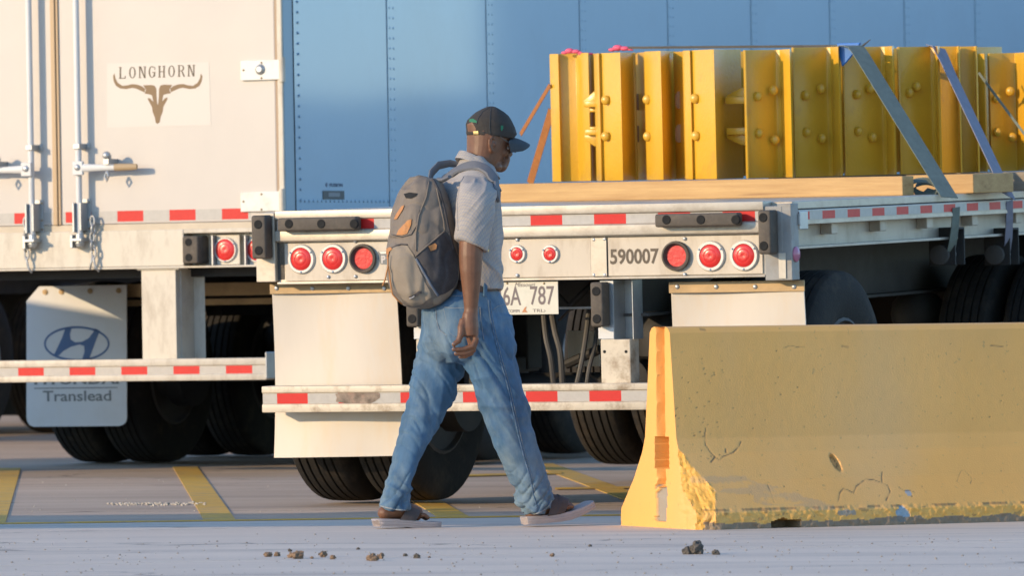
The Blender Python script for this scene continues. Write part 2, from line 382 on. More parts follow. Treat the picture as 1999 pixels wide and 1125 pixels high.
# ------------------------------------------------------------------ barrier
def barrier():
    BF = Frame(Vector((0.600, 28.17, -0.004)), R(27.0))
    B = empty('concrete_barrier', BF.m, 'yellow painted concrete road barrier with a chipped corner, to the right of the walking man', 'barrier')
    prof = np.array([(0, .350), (.070, .348), (.10, .325), (.20, .235), (.31, .160), (.37, .135), (.60, .108), (.80, .086), (.818, .070), (.824, .05)])
    W = lambda z: np.interp(z, prof[:, 0], prof[:, 1])
    def face(px, py):
        v = -0.11
        for _ in range(12):
            p = BF.hit(px, py, v); v = -float(W(p.z))
        return p.x, p.z
    zs = np.unique(np.concatenate([np.linspace(0, .824, 176), prof[:, 0]]))
    xs = np.concatenate([np.arange(0, 1.72, .0046), np.linspace(1.73, 3.66, 40)])
    verts = []; faces = []
    def grid(P):
        b = len(verts); nr, nc = P.shape[:2]
        verts.extend(P.reshape(-1, 3).tolist())
        for i in range(nr - 1):
            r0 = b + i * nc
            for j in range(nc - 1):
                faces.append((r0 + j, r0 + j + 1, r0 + nc + j + 1, r0 + nc + j))
    Xg, Zg = np.meshgrid(xs, zs)
    grid(np.stack([Xg, -W(Zg), Zg], -1))                      # long face towards the camera
    nf = len(verts)
    ts = np.linspace(-1, 1, 61); Tg, Zg2 = np.meshgrid(-ts, zs)
    grid(np.stack([np.zeros_like(Tg), Tg * W(Zg2), Zg2], -1))  # end face
    ne = len(verts)
    xb = np.linspace(0, 3.66, 30); Xb, Zb = np.meshgrid(xb[::-1], zs[::6]); grid(np.stack([Xb, W(Zb), Zb], -1))
    wt = float(W(.824)); ya = np.linspace(-wt, wt, 9); Xt, Yt = np.meshgrid(xs, ya); grid(np.stack([Xt, Yt, np.full_like(Xt, .824)], -1))
    Tb, Zb = np.meshgrid(ts, zs[::6]); grid(np.stack([np.full_like(Tb, 3.66), Tb * W(Zb), Zb], -1))
    V = np.array(verts); A = np.zeros((len(V), 4)); A[:, 3] = 1
    nz = lambda p, s_: noise.noise(Vector((p[0] * s_, p[1] * s_, p[2] * s_)))
    # end face: keyway, pocket and rusty ring seat
    for i in range(nf, ne):
        y, z = V[i, 1], V[i, 2]
        a = max(0.0, min(1.0, (0.036 - abs(y + 0.004)) / 0.008)) if z > .17 else 0
        d = 0.042 * a
        if .245 < z < .375 and -.070 < y < .048: d = 0.075
        V[i, 0] += d
        n1 = nz((0, y, z), 14) + .5 * nz((3, y, z), 40)
        if abs(y + .0 - .0) < .045 + .012 * n1 and .03 < z < .165 + .03 * n1: V[i, 0] += .012 + .006 * n1; A[i, 0] = 1
    # broken near corner
    n0 = np.array([-.62, -.74, .12]); n0 /= np.linalg.norm(n0)
    for i in range(ne):
        x, y, z = V[i]
        if x < .16 and y < -.10 and z < .36:
            edge = .05 + .028 * nz((1, 7, z), 9) - max(0, z - .16) * .18
            p0 = np.array([edge * .62, -float(W(z)) + edge * .80, z]) if i < nf else np.array([edge * .62, -float(W(z)) + edge * .80, z])
            d = float(np.dot(V[i] - p0, n0))
            if z > .30: d -= (z - .30) * .8
            r = .010 * nz(V[i], 22) + .006 * nz(V[i], 55) + .003 * nz(V[i], 120)
            if d > 0:
                V[i] = V[i] - n0 * (d - r); A[i, 3] = 0.0
                if nz(V[i] + 5, 12) > .38 and z > .1: A[i, 0] = .7
            elif i >= nf and z < .33 and y < -.16: V[i, 0] += max(0, .6 * r + .004)
    # general form-work unevenness, ragged foot
    for i in range(ne):
        x, y, z = V[i]
        if x > 1.75: continue
        k = .0012 * nz(V[i], 3) + .0004 * nz(V[i], 30)
        if z < .085: k += .005 * max(0, nz((x, 0, z * 1.4), 14)) + .005 * nz(V[i], 45) + .003 * nz(V[i], 95)
        V[i, 1] += k
    # drainage notch under the long face
    for i in range(nf):
        x, y, z = V[i]
        c0, c1 = face(1507, 1025)[0], face(1562, 1025)[0]
        if c0 < x < c1 and z < .038 + .012 * nz(V[i], 20): V[i, 1] += .12
    def seg(P, wd, amt=1.0, depth=.003):
        P = [face(*p) for p in P]; P = np.array(P)
        X, Z = V[:nf, 0], V[:nf, 2]
        best = np.full(nf, 9.0)
        for a, b in zip(P[:-1], P[1:]):
            ab = b - a; t = np.clip(((X - a[0]) * ab[0] + (Z - a[1]) * ab[1]) / max(1e-9, ab @ ab), 0, 1)
            best = np.minimum(best, np.hypot(X - a[0] - t * ab[0], Z - a[1] - t * ab[1]))
        wob = np.array([.75 + .9 * nz((x, 0, z), 45) for x, z in zip(X, Z)]) if len(P) > 2 else 1.0
        f = np.clip(1.25 - best / (wd * .62), 0, 1) * amt * np.clip(wob, .1, 1) * .85
        A[:nf, 1] = np.maximum(A[:nf, 1], f); V[:nf, 1] += f * depth
    seg([(1378, 836), (1376, 850), (1378, 870), (1388, 885), (1396, 893), (1405, 899), (1412, 892), (1432, 884), (1443, 872), (1447, 862)], .0045)
    seg([(1388, 903), (1396, 893)], .006); seg([(1417, 878), (1417, 884)], .006)
    seg([(1636, 980), (1640, 962), (1646, 955), (1655, 957), (1666, 963), (1672, 950), (1684, 941), (1690, 936), (1708, 938), (1718, 942)], .0045)
    seg([(1722, 923), (1722, 944), (1734, 949), (1738, 960), (1730, 978)], .0045)
    seg([(1755, 952), (1764, 958), (1776, 958), (1786, 962)], .004); seg([(1868, 940), (1876, 920), (1884, 920), (1897, 934), (1895, 944)], .003, .7)
    seg([(1498, 946), (1504, 962), (1512, 982)], .0035, .7); seg([(1311, 816), (1320, 812)], .006); seg([(1313, 828), (1308, 829)], .005)
    seg([(1530, 680), (1542, 675), (1556, 678), (1572, 679)], .004, .6); seg([(1644, 676), (1656, 678)], .007, .5); seg([(1934, 675), (1958, 677)], .005, .7)
    seg([(1368, 643), (1376, 644)], .010, .6)
    rr = random.Random(3)
    for k in range(110):      # blow holes
        px = rr.uniform(1300, 1995); py = rr.uniform(660, 990)
        if rr.random() < .55: px = rr.uniform(1300, 1420); py = rr.uniform(700, 900)
        seg([(px, py), (px + 1, py)], rr.choice([.0028, .003, .0035, .0048]), rr.uniform(.5, 1), .004)
    # knocked-out oval hole
    for i in range(nf):
        x, y, z = V[i]
        cx_, cz_ = HC = face(1632, 904)
        u, w = x - cx_, z - cz_
        e = math.hypot((u + .25 * w) / .020, w / .038)
        if e < 1.0: V[i, 1] += .022 * min(1, (1 - e) * 2.5); A[i, 1] = max(A[i, 1], .25 + (.4 if abs(e - .5) < .1 else 0))
        bx, bz = face(1762, 1005)
        if math.hypot((x - bx) / .032, (z - bz) / .036) + .35 * nz(V[i], 40) < .9: A[i, 2] = 1; V[i, 1] += .004
        bx, bz = face(1772, 963)
        if math.hypot((x - bx) / .018, (z - bz) / .012) + .5 * nz(V[i], 50) < .8: A[i, 2] = .8
        gx, gz = face(1655, 1002)
        if math.hypot((x - gx) / .05, (z - gz) / .016) + .6 * nz(V[i], 40) < .8: A[i, 0] = .9
        if z < .03 + .018 * nz(V[i], 18): A[i, 0] = max(A[i, 0], .75); A[i, 1] = max(A[i, 1], .55)
        elif z < .078 and nz((x, y, z * 3), 12) + .6 * nz(V[i], 50) > .52: A[i, 1] = max(A[i, 1], .45)
        if abs(z - .083) < .004 and nz(V[i], 13) > -.05: A[i, 1] = max(A[i, 1], .5)
        if z < .075: A[i, 3] = .45                       # stronger yellow low down: dirt, plus its different light put in the colour
        # grey smear beside the broken corner
        if .03 < x < .62 and .075 < z < .22 and abs(z - (.24 - .27 * x)) < .012 + .05 * max(0, 1 - x * 1.4) * (1 + nz((x * .6, 0, z * 5), 8)): A[i, 0] = max(A[i, 0], max(0, min(.30, .16 + .8 * nz((x * .7, 1, z * 6), 7) + .3 * nz(V[i], 60))))
    me = bpy.data.meshes.new('barrier_block'); me.from_pydata(V.tolist(), [], faces)
    at = me.attributes.new('wear_and_light', 'FLOAT_COLOR', 'POINT')
    at.data.foreach_set('color', A.astype(np.float32).ravel())
    bm = bmesh.new(); bm.from_mesh(me); bmesh.ops.remove_doubles(bm, verts=bm.verts, dist=4e-4)
    bmesh.ops.recalc_face_normals(bm, faces=bm.faces); bm.to_mesh(me); bm.free()
    m = bpy.data.materials.new('yellow_barrier_paint'); m.use_nodes = True
    nt = m.node_tree; N = nt.nodes; L = nt.links; b = N['Principled BSDF']; b.inputs['Roughness'].default_value = .62
    at = N.new('ShaderNodeAttribute'); at.attribute_name = 'wear_and_light'; sp = N.new('ShaderNodeSeparateColor'); L.new(at.outputs['Color'], sp.inputs[0])
    tc = N.new('ShaderNodeTexCoord')
    def nse(sc, det=6, st=(1, 1, 1)):
        mp = N.new('ShaderNodeMapping'); mp.inputs['Scale'].default_value = st; L.new(tc.outputs['Object'], mp.inputs['Vector'])
        n = N.new('ShaderNodeTexNoise'); n.inputs['Scale'].default_value = sc; n.inputs['Detail'].default_value = det; L.new(mp.outputs[0], n.inputs['Vector']); return n.outputs['Fac']
    def mixc(f, a, c):
        x = N.new('ShaderNodeMix'); x.data_type = 'RGBA'; L.new(f, x.inputs['Factor'])
        for s_, v in (('A', a), ('B', c)):
            if isinstance(v, tuple): x.inputs[s_].default_value = v + (1,)
            else: L.new(v, x.inputs[s_])
        return x.outputs['Result']
    def rng(v, a, c, lo=0., hi=1.):
        r = N.new('ShaderNodeMapRange'); r.inputs['From Min'].default_value = a; r.inputs['From Max'].default_value = c
        r.inputs['To Min'].default_value = lo; r.inputs['To Max'].default_value = hi; L.new(v, r.inputs['Value']); return r.outputs[0]
    base = mixc(rng(nse(2.2), .35, .65), (.78, .405, .105), (.73, .375, .095))
    base = mixc(rng(nse(1.6, 5, (1, 1, .35)), .50, .75, 0, .35), base, (.64, .43, .22))
    strong = mixc(rng(nse(30), .3, .7), (.74, .40, .07), (.62, .33, .06))
    base = mixc(rng(at.outputs['Alpha'], 1.0, .0), base, strong)
    base = mixc(rng(nse(45, 3), .66, .74, 0, .5), base, (.35, .24, .09))
    base = mixc(sp.outputs['Blue'], base, (.26, .34, .40))
    base = mixc(sp.outputs['Red'], base, (.30, .26, .21))
    base = mixc(sp.outputs['Green'], base, (.07, .055, .04))
    L.new(base, b.inputs['Base Color'])
    bp = N.new('ShaderNodeBump'); bp.inputs['Distance'].default_value = .0012; L.new(nse(160, 4), bp.inputs['Height']); L.new(bp.outputs[0], b.inputs['Normal'])
    o = link('concrete_block', me, m, B, 'auto')
    mb = MB(); mb.lathe([(-.004, .030), (.0, .034), (.004, .030), (.004, .024), (0, .021), (-.004, .024), (-.004, .030)], (.068, -.035, .31), 'x', 24)
    mb.build('pin_socket', [mat('socket_paint', (.62, .42, .10), .5)], B, smooth=True)
    mb = MB(); mb.cyl((.0735, -.035, .31), (.070, -.035, .31), .021, 20); mb.build('socket_hole', m_brown, B)
barrier()

# added unseen gate on the left, casts the long low shadow over the concrete
GF = Frame(Vector((-6.6, 27.0, 0)), 0)
G = empty('added_shade_gate', GF.m, 'grey steel swing gate added left of the picture to cast a shadow across the concrete', 'gate')
mb = MB(); mb.box(-6.5, 3.35, -.02, .02, .90, 1.72); mb.build('gate_leaf', m_galv, G, bevel=.004)
mb = MB(); mb.box(-.08, .08, .03, .19, -.01, 1.8); mb.build('gate_post', m_galv, G, bevel=.006)
# ------------------------------------------------------------------ shared trailer parts
def P2(fr, x0, y0, x1, y1, v=0.0):
    """pixel rectangle on the plane y=v -> local x0,x1,z0,z1"""
    xm, ym = (x0 + x1) / 2, (y0 + y1) / 2
    return fr.hit(x0, ym, v).x, fr.hit(x1, ym, v).x, fr.hit(xm, y1, v).z, fr.hit(xm, y0, v).z

def tape(parent, fr, xa, xb, z0, z1, y, anchor, axis='x', flipn=-1):
    """One strip of red and silver conspicuity tape from xa to xb."""
    mb = MB(); pitch_ = 0.1524; k = math.floor((xa - anchor) / pitch_)
    while anchor + k * pitch_ < xb:
        a = max(xa, anchor + k * pitch_); b = min(xb, anchor + (k + 1) * pitch_)
        mb.cur = 0 if k % 2 == 0 else 1
        if b - a > 1e-3:
            if axis == 'x': mb.box(a, b, y, y + .0012, z0, z1)
            else: mb.box(y - .0012, y, a, b, z0, z1)
        k += 1
    return mb.build('reflective_tape', [m_redt, m_whit], parent)

def lamp(parent, c, r_out, r_lens, grommet=False, name='tail_lamp'):
    x, y, z = c
    if grommet:
        mb = MB(); mb.lathe([(.0, r_out * .93), (-.010, r_out), (-.020, r_out * .97), (-.022, r_out * .86), (-.008, r_lens), (.002, r_lens)], c, 'y', 40)
        o = mb.build(name, m_rub, parent, smooth='auto')
        mb = MB(); mb.lathe([(-.003, 0.0001), (-.003, r_lens * .99), (.004, r_lens * .99)], c, 'y', 32); mb.build('lens', m_red, o, smooth='auto')
    else:
        mb = MB(); mb.lathe([(.004, r_out), (-.006, r_out), (-.012, r_out * .93), (-.012, r_lens * 1.04), (-.006, r_lens)], c, 'y', 40)
        o = mb.build(name, m_bez, parent, smooth='auto')
        mb = MB(); pr = [(-.008, r_lens), (-.012, r_lens * .9), (-.014, r_lens * .62), (-.0125, r_lens * .58), (-.0145, r_lens * .5), (-.0145, r_lens * .2), (-.013, .0001)]
        mb.lathe(pr, c, 'y', 28); mb.build('lens', m_red, o, smooth='auto')
        mb = MB()
        for a in (90, 210, 330):
            q = (x + math.cos(R(a + 180)) * (r_out + r_lens) / 2, y - .013, z + math.sin(R(a + 180)) * (r_out + r_lens) / 2)
            mb.ball(q, .0045, 8, 5)
        s_ = mb.build('bezel_screws', m_rivd, o, smooth=True); s_['kind'] = 'stuff'
    return o

def rubber(parent, x0, x1, z0, z1, y, depth, holes):
    mb = MB(); mb.box(x0, x1, y - depth, y, z0, z1)
    o = mb.build('rubber_bumper', m_rub, parent, bevel=.010, seg=3, smooth='auto')
    for hx, hz in holes:
        mb = MB(); mb.lathe([(-depth - .0015, .0001), (-depth - .0015, .013), (-depth - .003, .019), (-depth - .0005, .0205), (-depth + .01, .0205)], (hx, y, hz), 'y', 20)
        mb.build('bolt_hole', m_hole, o, smooth=True)
    return o

def wheel(parent, c, n=56, inner=False, dark=False):
    """Dual-size trailer wheel; axis along x, c = centre of the tread."""
    Rr, w = .512, .135
    mb = MB(); prof = [(-w + .012, .30), (-w, .34), (-w - .010, .41), (-w + .004, .475), (-w + .018, .500), (-w + .024, .505)]
    gro = [-.080, -.042, 0, .042, .080]
    for g in gro:
        zc = Rr - .004 * (abs(g) / .1) ** 2
        prof += [(g - .0055, zc), (g - .004, zc - .014), (g + .004, zc - .014), (g + .0055, zc)]
    prof += [(-a, b) for a, b in prof[5::-1]]
    mb.lathe(prof, c, 'x', n)
    rm = MB(); rm.lathe([(w - .01, .300), (w - .004, .286), (w - .03, .280), (w - .05, .25), (w - .06, .14), (w - .02, .12), (w + .02, .09), (w + .02, .0001)], c, 'x', 32)
    rm.lathe([(-w + .01, .300), (-w + .004, .286), (-w + .03, .280), (-w + .05, .25), (w - .07, .14), (w - .07, .0001)], c, 'x', 32)
    o = rm.build('wheel', m_rim if not (inner or dark) else m_under, parent, smooth='auto')
    t = mb.build('tyre', m_tyre, o, smooth='auto')
    return o

# ------------------------------------------------------------------ flatbed trailer
FF = Frame(Vector((0.036, 30.527, 0)), R(-24.0), .0066, .024)
FB = empty('flatbed_trailer', FF.m, 'flatbed trailer behind the walking man with yellow steel standing on its deck', 'trailer')
xl, xr = -1.295, 1.30
zt = FF.z(403, 0, 1000); zb = FF.z(420.5); zl = FF.z(443); ze = FF.z(465); zp = FF.z(547)
def zf(py, px=1000, v=0.0): return FF.hit(px, py, v).z
xa, xb2 = FF.x(538, 0, 480), FF.x(1491, 0, 480)
# rear beam as one folded section
def section_x(name, pts, x0, x1, m, parent, bevel=.0025):
    mb = MB(); mb.extr([(x0, y, z) for y, z in pts], (x1 - x0, 0, 0)); return mb.build(name, m, parent, bevel=bevel, smooth='auto')
section_x('rear_beam', [(0, zt), (.0, zb + .002), (.014, zb - .002), (.014, zl + .004), (-.004, zl), (-.004, ze + .006), (.010, ze), (.034, ze), (.034, zp + .006), (.006, zp + .006), (.006, zp - .004), (.10, zp - .004), (.10, zt)], xa, xb2, m_alu, FB)
tape(FB, FF, xa + .004, xb2 - .004, zl + .005, zb - .003, .0118, FF.x(1033.6, 0, 430))
# face plates of the lower panel
def plate(x0, x1, z0, z1, y, m=m_alup, t=.004, name='face_plate'):
    mb = MB(); mb.box(x0, x1, y, y + t, z0, z1); return mb.build(name, m, FB, bevel=.0015)
zq0, zq1 = zp + .010, ze - .006
xs_ = [FF.x(p, .03, 505) for p in (557, 1155, 1186, 1491)]
plate(xs_[0], xs_[1] - .002, zq0, zq1, .026); plate(xs_[1], xs_[2], zq0, zq1, .020, m_alu, .008); plate(xs_[2] + .004, xs_[3] - .004, zq0, zq1, .026)
mb = MB(); mb.box(xs_[2] - .001, xs_[2] + .004, .0245, .0265, zq0, zq1); mb.build('joint_gap', m_hole, FB)
for px, py in [(588, 506), (650, 505)]: q = FF.hit(px, py, .02); lamp(FB, (q.x, .026, q.z), .067, .050)
for px, py in [(1387, 500), (1452, 499)]: q = FF.hit(px, py, .02); lamp(FB, (q.x, .026, q.z), .068, .050)
for px, py in [(709, 505), (1320, 500)]: q = FF.hit(px, py, .02); lamp(FB, (q.x, .026, q.z), .066, .047, True)
for px, py in [(1009.5, 496), (1074, 496), (944, 497)]: q = FF.hit(px, py, .02); lamp(FB, (q.x, .026, q.z), .041, .029, name='marker_lamp')
for px, py in [(693, 471), (693, 540), (1009, 468), (1009, 538), (1159, 468), (1180, 467), (1159, 537), (1180, 537), (1336, 466), (1336, 536), (1488, 463), (862, 470), (862, 539), (1100, 443), (640, 541)]:
    q = FF.hit(px, py, .02); mb = MB(); mb.ball((q.x, .022, q.z), .0085, 10, 6, (1, .6, 1)); mb.build('bolt', m_rivet, FB, smooth=True)
tFB = lambda y: (lambda u, w, d: (u, y - d, w))
a, b, c, d = P2(FF, 1191, 485.5, 1286, 516, .026); text_mesh('unit_number', '590007', m_dkbr, FB, tFB(.0255), a, b, c, d, bold=.022)
# hexagonal maker's badge with a P
def pxpoly(name, polys, m, parent, fr, v, d=.001):
    mb = MB()
    for P in polys:
        mb.extr([(fr.hit(x, y, v).x, v, fr.hit(x, y, v).z) for x, y in P], (0, -d, 0))
    return mb.build(name, m, parent)
pxpoly('maker_badge', [[(738, 491), (759, 490), (764, 497), (764, 511), (757, 517), (743, 516), (738, 505)]], m_grey, FB, FF, .0255)
pxpoly('badge_edge', [[(739.5, 491.5), (744, 496), (758, 495), (756, 491)]], m_bez, FB, FF, .0243)
a, b, c, d = P2(FF, 744, 499, 753, 514, .024); text_mesh('badge_letter', 'P', m_stick, FB, tFB(.0243), a, b, c, d, bold=.05)
# rub rails at the two rear corners
def fbox(name, x0, y0, x1, y1, v0, v1, m, bevel=.004, parent=None, vp=None):
    a, b, c, d = P2(FF, x0, y0, x1, y1, v0 if vp is None else vp)
    mb = MB(); mb.box(a, b, v0, v1, c, d); return mb.build(name, m, parent or FB, bevel=bevel)
fbox('corner_post', 499, 416, 536.5, 551, .010, .12, m_alu)
fbox('corner_post', 1492.5, 402.5, 1528, 548, .010, .10, m_post)
fbox('corner_post_face', 1520, 494, 1534, 544, .006, .0095, m_cream, .001)
fbox('side_pocket', 538, 466, 556, 547, .034, .04, m_under, .001)
a, b, c, d = P2(FF, 503, 420, 531, 505); rubber(FB, a, b, c, d, .009, .075, [((a + b) / 2, FF.z(438, -.05, 517)), ((a + b) / 2, FF.z(489, -.05, 517))])
a, b, c, d = P2(FF, 1493, 410, 1512, 496); b = a + .060; rubber(FB, a, b, c, d, .009, .090, [((a + b) / 2 - .004, FF.z(424.5, -.05, 1500)), ((a + b) / 2 - .004, FF.z(480, -.05, 1500))])
a, b, c, d = P2(FF, 553, 424, 707, 450); rubber(FB, a, b, c, d, -.004, .062, [(FF.x(p, -.06, 437), FF.z(437, -.06, p)) for p in (565, 628, 692)])
a, b, c, d = P2(FF, 1289, 416, 1451, 442); rubber(FB, a, b, c, d, -.004, .062, [(FF.x(p, -.06, 429), FF.z(429, -.06, p)) for p in (1302, 1369, 1437)])
# right side: rail with tape, long side beam, stake pockets
xR = xr
sd = FF.hit(1560, 412, xR, 0); zsr1 = FF.hit(1600, 408, xR, 0).z; zsr0 = FF.hit(1600, 437, xR, 0).z
mb = MB(); mb.box(xR - .025, xR, .10, 13.0, zsr0, zsr1); mb.build('side_rail', m_alup, FB, bevel=.004)
tape(FB, FF, .105, 9.0, zsr0 + .022, zsr1 - .008, xR + .0013, FF.hit(1605, 420, xR, 0).y, axis='y')
mb = MB(); mb.box(xR - .002, xR + .003, .102, 12.9, zsr0 + .002, zsr0 + .018); mb.build('rail_lip', m_alu, FB)
q1 = FF.hit(1700, 440, xR - .10, 0).z; q0 = FF.hit(1700, 474, xR - .10, 0).z
mb = MB(); mb.box(xR - .14, xR - .10, .10, 12.9, q0, zsr1 - .01); mb.box(xR - .14, xR - .05, .10, 12.9, q0 - .006, q0 + .006); mb.build('side_beam', m_alup, FB, bevel=.002)
for k in range(13):
    y = .62 + .60 * k; mb = MB()
    mb.box(xR - .10, xR - .045, y, y + .075, zsr0 - .050, zsr0 + .01); mb.build('stake_pocket', m_alup, FB, bevel=.004)
# deck boards
zdk = zt - .004
for k in range(13):
    w = 2.56 / 13; x0 = -1.28 + k * w
    mb = MB(); mb.box(x0 + .003, x0 + w - .003, .101, 13.0, zdk - .035, zdk); mb.build('deck_board', m_alu, FB, bevel=.003, seg=1)
mb = MB(); mb.box(-1.278, 1.16, .102, 13.0, zdk - .040, zdk - .036); mb.build('deck_liner', m_under, FB)
# left rail
mb = MB(); mb.box(-1.32, -1.285, .10, 13.0, zsr0, zsr1); mb.build('side_rail', m_alup, FB, bevel=.004)
# side end cap, welded bracket and marker on the right corner
mb = MB(); mb.box(xR - .06, xR + .004, .012, .10, FF.hit(1548, 547, xR, 0).z, zt - .012); mb.build('corner_post', m_post, FB, bevel=.003)
q = FF.hit(1545, 497, xR, 0); mb = MB(); mb.lathe([(0, .034), (.006, .034), (.014, .024), (.018, .0001)], (xR + .004, .055, q.z), 'x', 20); mb.build('marker_lamp', mat('pink_lens', (.45, .16, .24), .25), FB, smooth='auto')
mb = MB(); mb.box(xR + .004, xR + .010, .10, .20, zsr0 - .02, zsr1 - .006)
mb.box(xR + .004, xR + .016, .09, .105, zsr0 + .0, zsr1 - .016); mb.build('weld_bracket', m_galv, FB, bevel=.003)
# main frame rails, cross members
def ubox(name, x0, x1, y0, y1, z0, z1, m=m_under, bevel=.004, parent=None):
    mb = MB(); mb.box(x0, x1, y0, y1, z0, z1); return mb.build(name, m, parent or FB, bevel=bevel)
for sx in (-1, 1):
    x = .50 * sx
    mb = MB(); mb.box(x - .008, x + .008, .14, 12.5, .86, zdk - .045); mb.box(x - .07, x + .07, .14, 12.5, .845, .858); mb.box(x - .07, x + .07, .14, 12.5, zdk - .058, zdk - .045)
    mb.build('frame_rail', m_under, FB)
for k in range(14): ubox('cross_member', -1.15, 1.15, .35 + .6 * k, .40 + .6 * k, zdk - .13, zdk - .061, m_under, .002)
ubox('cross_panel', -1.2, 1.2, 4.9, 4.93, .62, zdk - .14, m_dark)
ubox('tool_box', -.45, .45, 4.4, 4.85, .35, .9, m_dark)
# axles, suspension and wheels (two spread axles)
for i, ya in enumerate((.70, 3.90)):
    mb = MB(); mb.cyl((-1.0, ya, .515), (1.0, ya, .515), .065, 18); mb.build('axle', m_dark, FB, smooth='auto')
    for sx in (-1, 1):
        wheel(FB, (sx * 1.145, ya, .513), dark=True); wheel(FB, (sx * .815, ya, .513), inner=True)
        mb = MB(); mb.cyl((sx * .66, ya, .515), (sx * .56, ya, .515), .20, 24); mb.build('brake_drum', m_dark, FB, smooth='auto')
        mb = MB(); mb.box(sx * .50 - .05, sx * .50 + .05, ya - .30, ya + .55, .57, .64); mb.box(sx * .50 - .06, sx * .50 + .06, ya + .40, ya + .56, .58, .90)
        mb.build('trailing_arm', m_dark, FB, bevel=.006)
        mb = MB(); mb.lathe([(0, .07), (.02, .12), (.10, .135), (.16, .125), (.20, .09)], (sx * .5, ya - .22, .64), 'z', 24); mb.build('air_spring', m_dark, FB, smooth='auto')
        mb = MB(); mb.tube([(sx * .36, ya - .12, .56), (sx * .36, ya - .30, .56)], [.09, .09], 18); mb.build('brake_chamber', m_dark, FB, smooth='auto', bevel=.004)
# mud flaps
def flap(x0, x1, ztop, zbot, y, curve=.03):
    mb = MB(); n = 14; nx = 8; front = []; back = []
    for j in range(n + 1):
        t = j / n; z = ztop + (zbot - ztop) * t
        for i in range(nx + 1):
            s_ = i / nx; x = x0 + (x1 - x0) * s_ - (.016 * t * (1 - s_) if True else 0)
            yy = y + curve * math.sin(t * 2.6) * .6 + .010 * math.sin(s_ * 5 + t * 3)
            front.append((x, yy, z + .006 * s_ * t)); back.append((x, yy + .007, z + .006 * s_ * t))
    N_ = len(front); vs = front + back; fs = []
    for j in range(n):
        for i in range(nx):
            a = j * (nx + 1) + i; fs.append((a, a + 1, a + nx + 2, a + nx + 1)); fs.append((a + N_, a + nx + 1 + N_, a + nx + 2 + N_, a + 1 + N_))
    for i in range(nx):
        fs.append((i, i + N_, i + 1 + N_, i + 1)); a = n * (nx + 1) + i; fs.append((a, a + 1, a + 1 + N_, a + N_))
    for j in range(n):
        a = j * (nx + 1); fs.append((a, a + nx + 1, a + nx + 1 + N_, a + N_)); a += nx; fs.append((a, a + N_, a + nx + 1 + N_, a + nx + 1))
    mb.add(vs, fs); return mb.build('mud_flap', m_flap, FB, smooth='auto')
for (p0, p1, y0, y1, yb, bolts) in [(527, 776, 553, 573, 894, (540, 610, 680, 750)), (1306, 1571, 549, 571, 888, (1322, 1398, 1474, 1550))]:
    a, b, c, d = P2(FF, p0, y0, p1, y1, .10)
    o = flap(a + .004, b - .006, c + .01, FF.hit((p0 + p1) / 2, yb, .12).z, .112)
    mb = MB(); mb.box(a, b, .096, .103, c, d); bar = mb.build('flap_bar', m_bar, FB, bevel=.002)
    for px in bolts:
        mb = MB(); q = FF.hit(px, (y0 + y1) / 2, .096); mb.ball((q.x, .095, q.z), .011, 12, 6, (1, .6, 1)); mb.build('bolt', m_rivet, bar, smooth=True)
# under-run guard
a, b, c, d = P2(FF, 511, 752, 1240, 803.5, -.02); b = 1.27
zc1, zc0 = FF.z(765, -.02, 850), FF.z(788, -.02, 850)
section_x('underrun_bar', [(-.02, d), (-.02, zc1), (-.012, zc1 - .002), (-.012, zc0 + .002), (-.02, zc0), (-.02, c), (.08, c), (.08, d)], a, b, m_rustp, FB, .003)
tape(FB, FF, a + .003, b, zc0 + .003, zc1 - .003, -.0142, FF.x(1027, -.012, 778))
# scorched scuff on the bar: burnt patch of tape
mb = MB(); rr = random.Random(5); q = FF.hit(700, 777, -.015)
pts = [(q.x + .10 * math.cos(t_) * (1 + .25 * rr.uniform(-1, 1)) , -.0146, q.z + min(.026, max(-.026, .05 * math.sin(t_)))) for t_ in [i * math.pi / 9 for i in range(18)]]
mb.extr(pts, (0, -.0006, 0)); mb.build('scorch_mark', mat('scorched_tape', (.22, .17, .13), .8, var=.5, vscale=25, dirt=(.5, .3, .22), dscale=12, damt=.8), FB)
for (p0, p1) in [(1160, 1190), (800, 830)]:
    sgn = 1 if p0 > 1000 else -1
    a, b, c, d = P2(FF, p0, 551, p1 - 9, 638, -.01)
    b = a + .060; rubber(FB, a, b, c, d, .03, .085, [((a + b) / 2, FF.z(569, -.06, p0 + 10)), ((a + b) / 2, FF.z(623, -.06, p0 + 10))])
    xo = FF.x(p0 + 12, .03, 600); z1 = FF.z(548, .04, p0); z0 = FF.z(640, .04, p0); zz0 = FF.z(752, .04, p0)
    zm = FF.z(664, .04, p0)
    mb = MB(); mb.box(xo, xo + .062, .031, .036, zm, z1); mb.box(xo + .060, xo + .064, .031, .16, zm, z1); mb.box(xo + .064, xo + .145, .155, .16, zm, z1); mb.box(xo + .143, xo + .147, .05, .16, zm, z1)
    mb.build('guard_channel', m_galv, FB, bevel=.001)
    fbox('guard_lug', p0 + 8, 640, p0 + 38, 662, .024, .0305, m_flapw, .001)
    a, b, c, d = P2(FF, p0 + 13, 663, p0 + 71, 751, .03)
    mb = MB(); mb.box(a, b, .030, .13, c, d); g = mb.build('guard_post', m_rustp, FB, bevel=.004)
    for hx in (p0 + 20, p0 + 62):
        q = FF.hit(hx, 687, .029); mb = MB(); mb.cyl((q.x, .0285, q.z), (q.x, .031, q.z), .007, 12); mb.build('bolt_hole', m_hole, g)
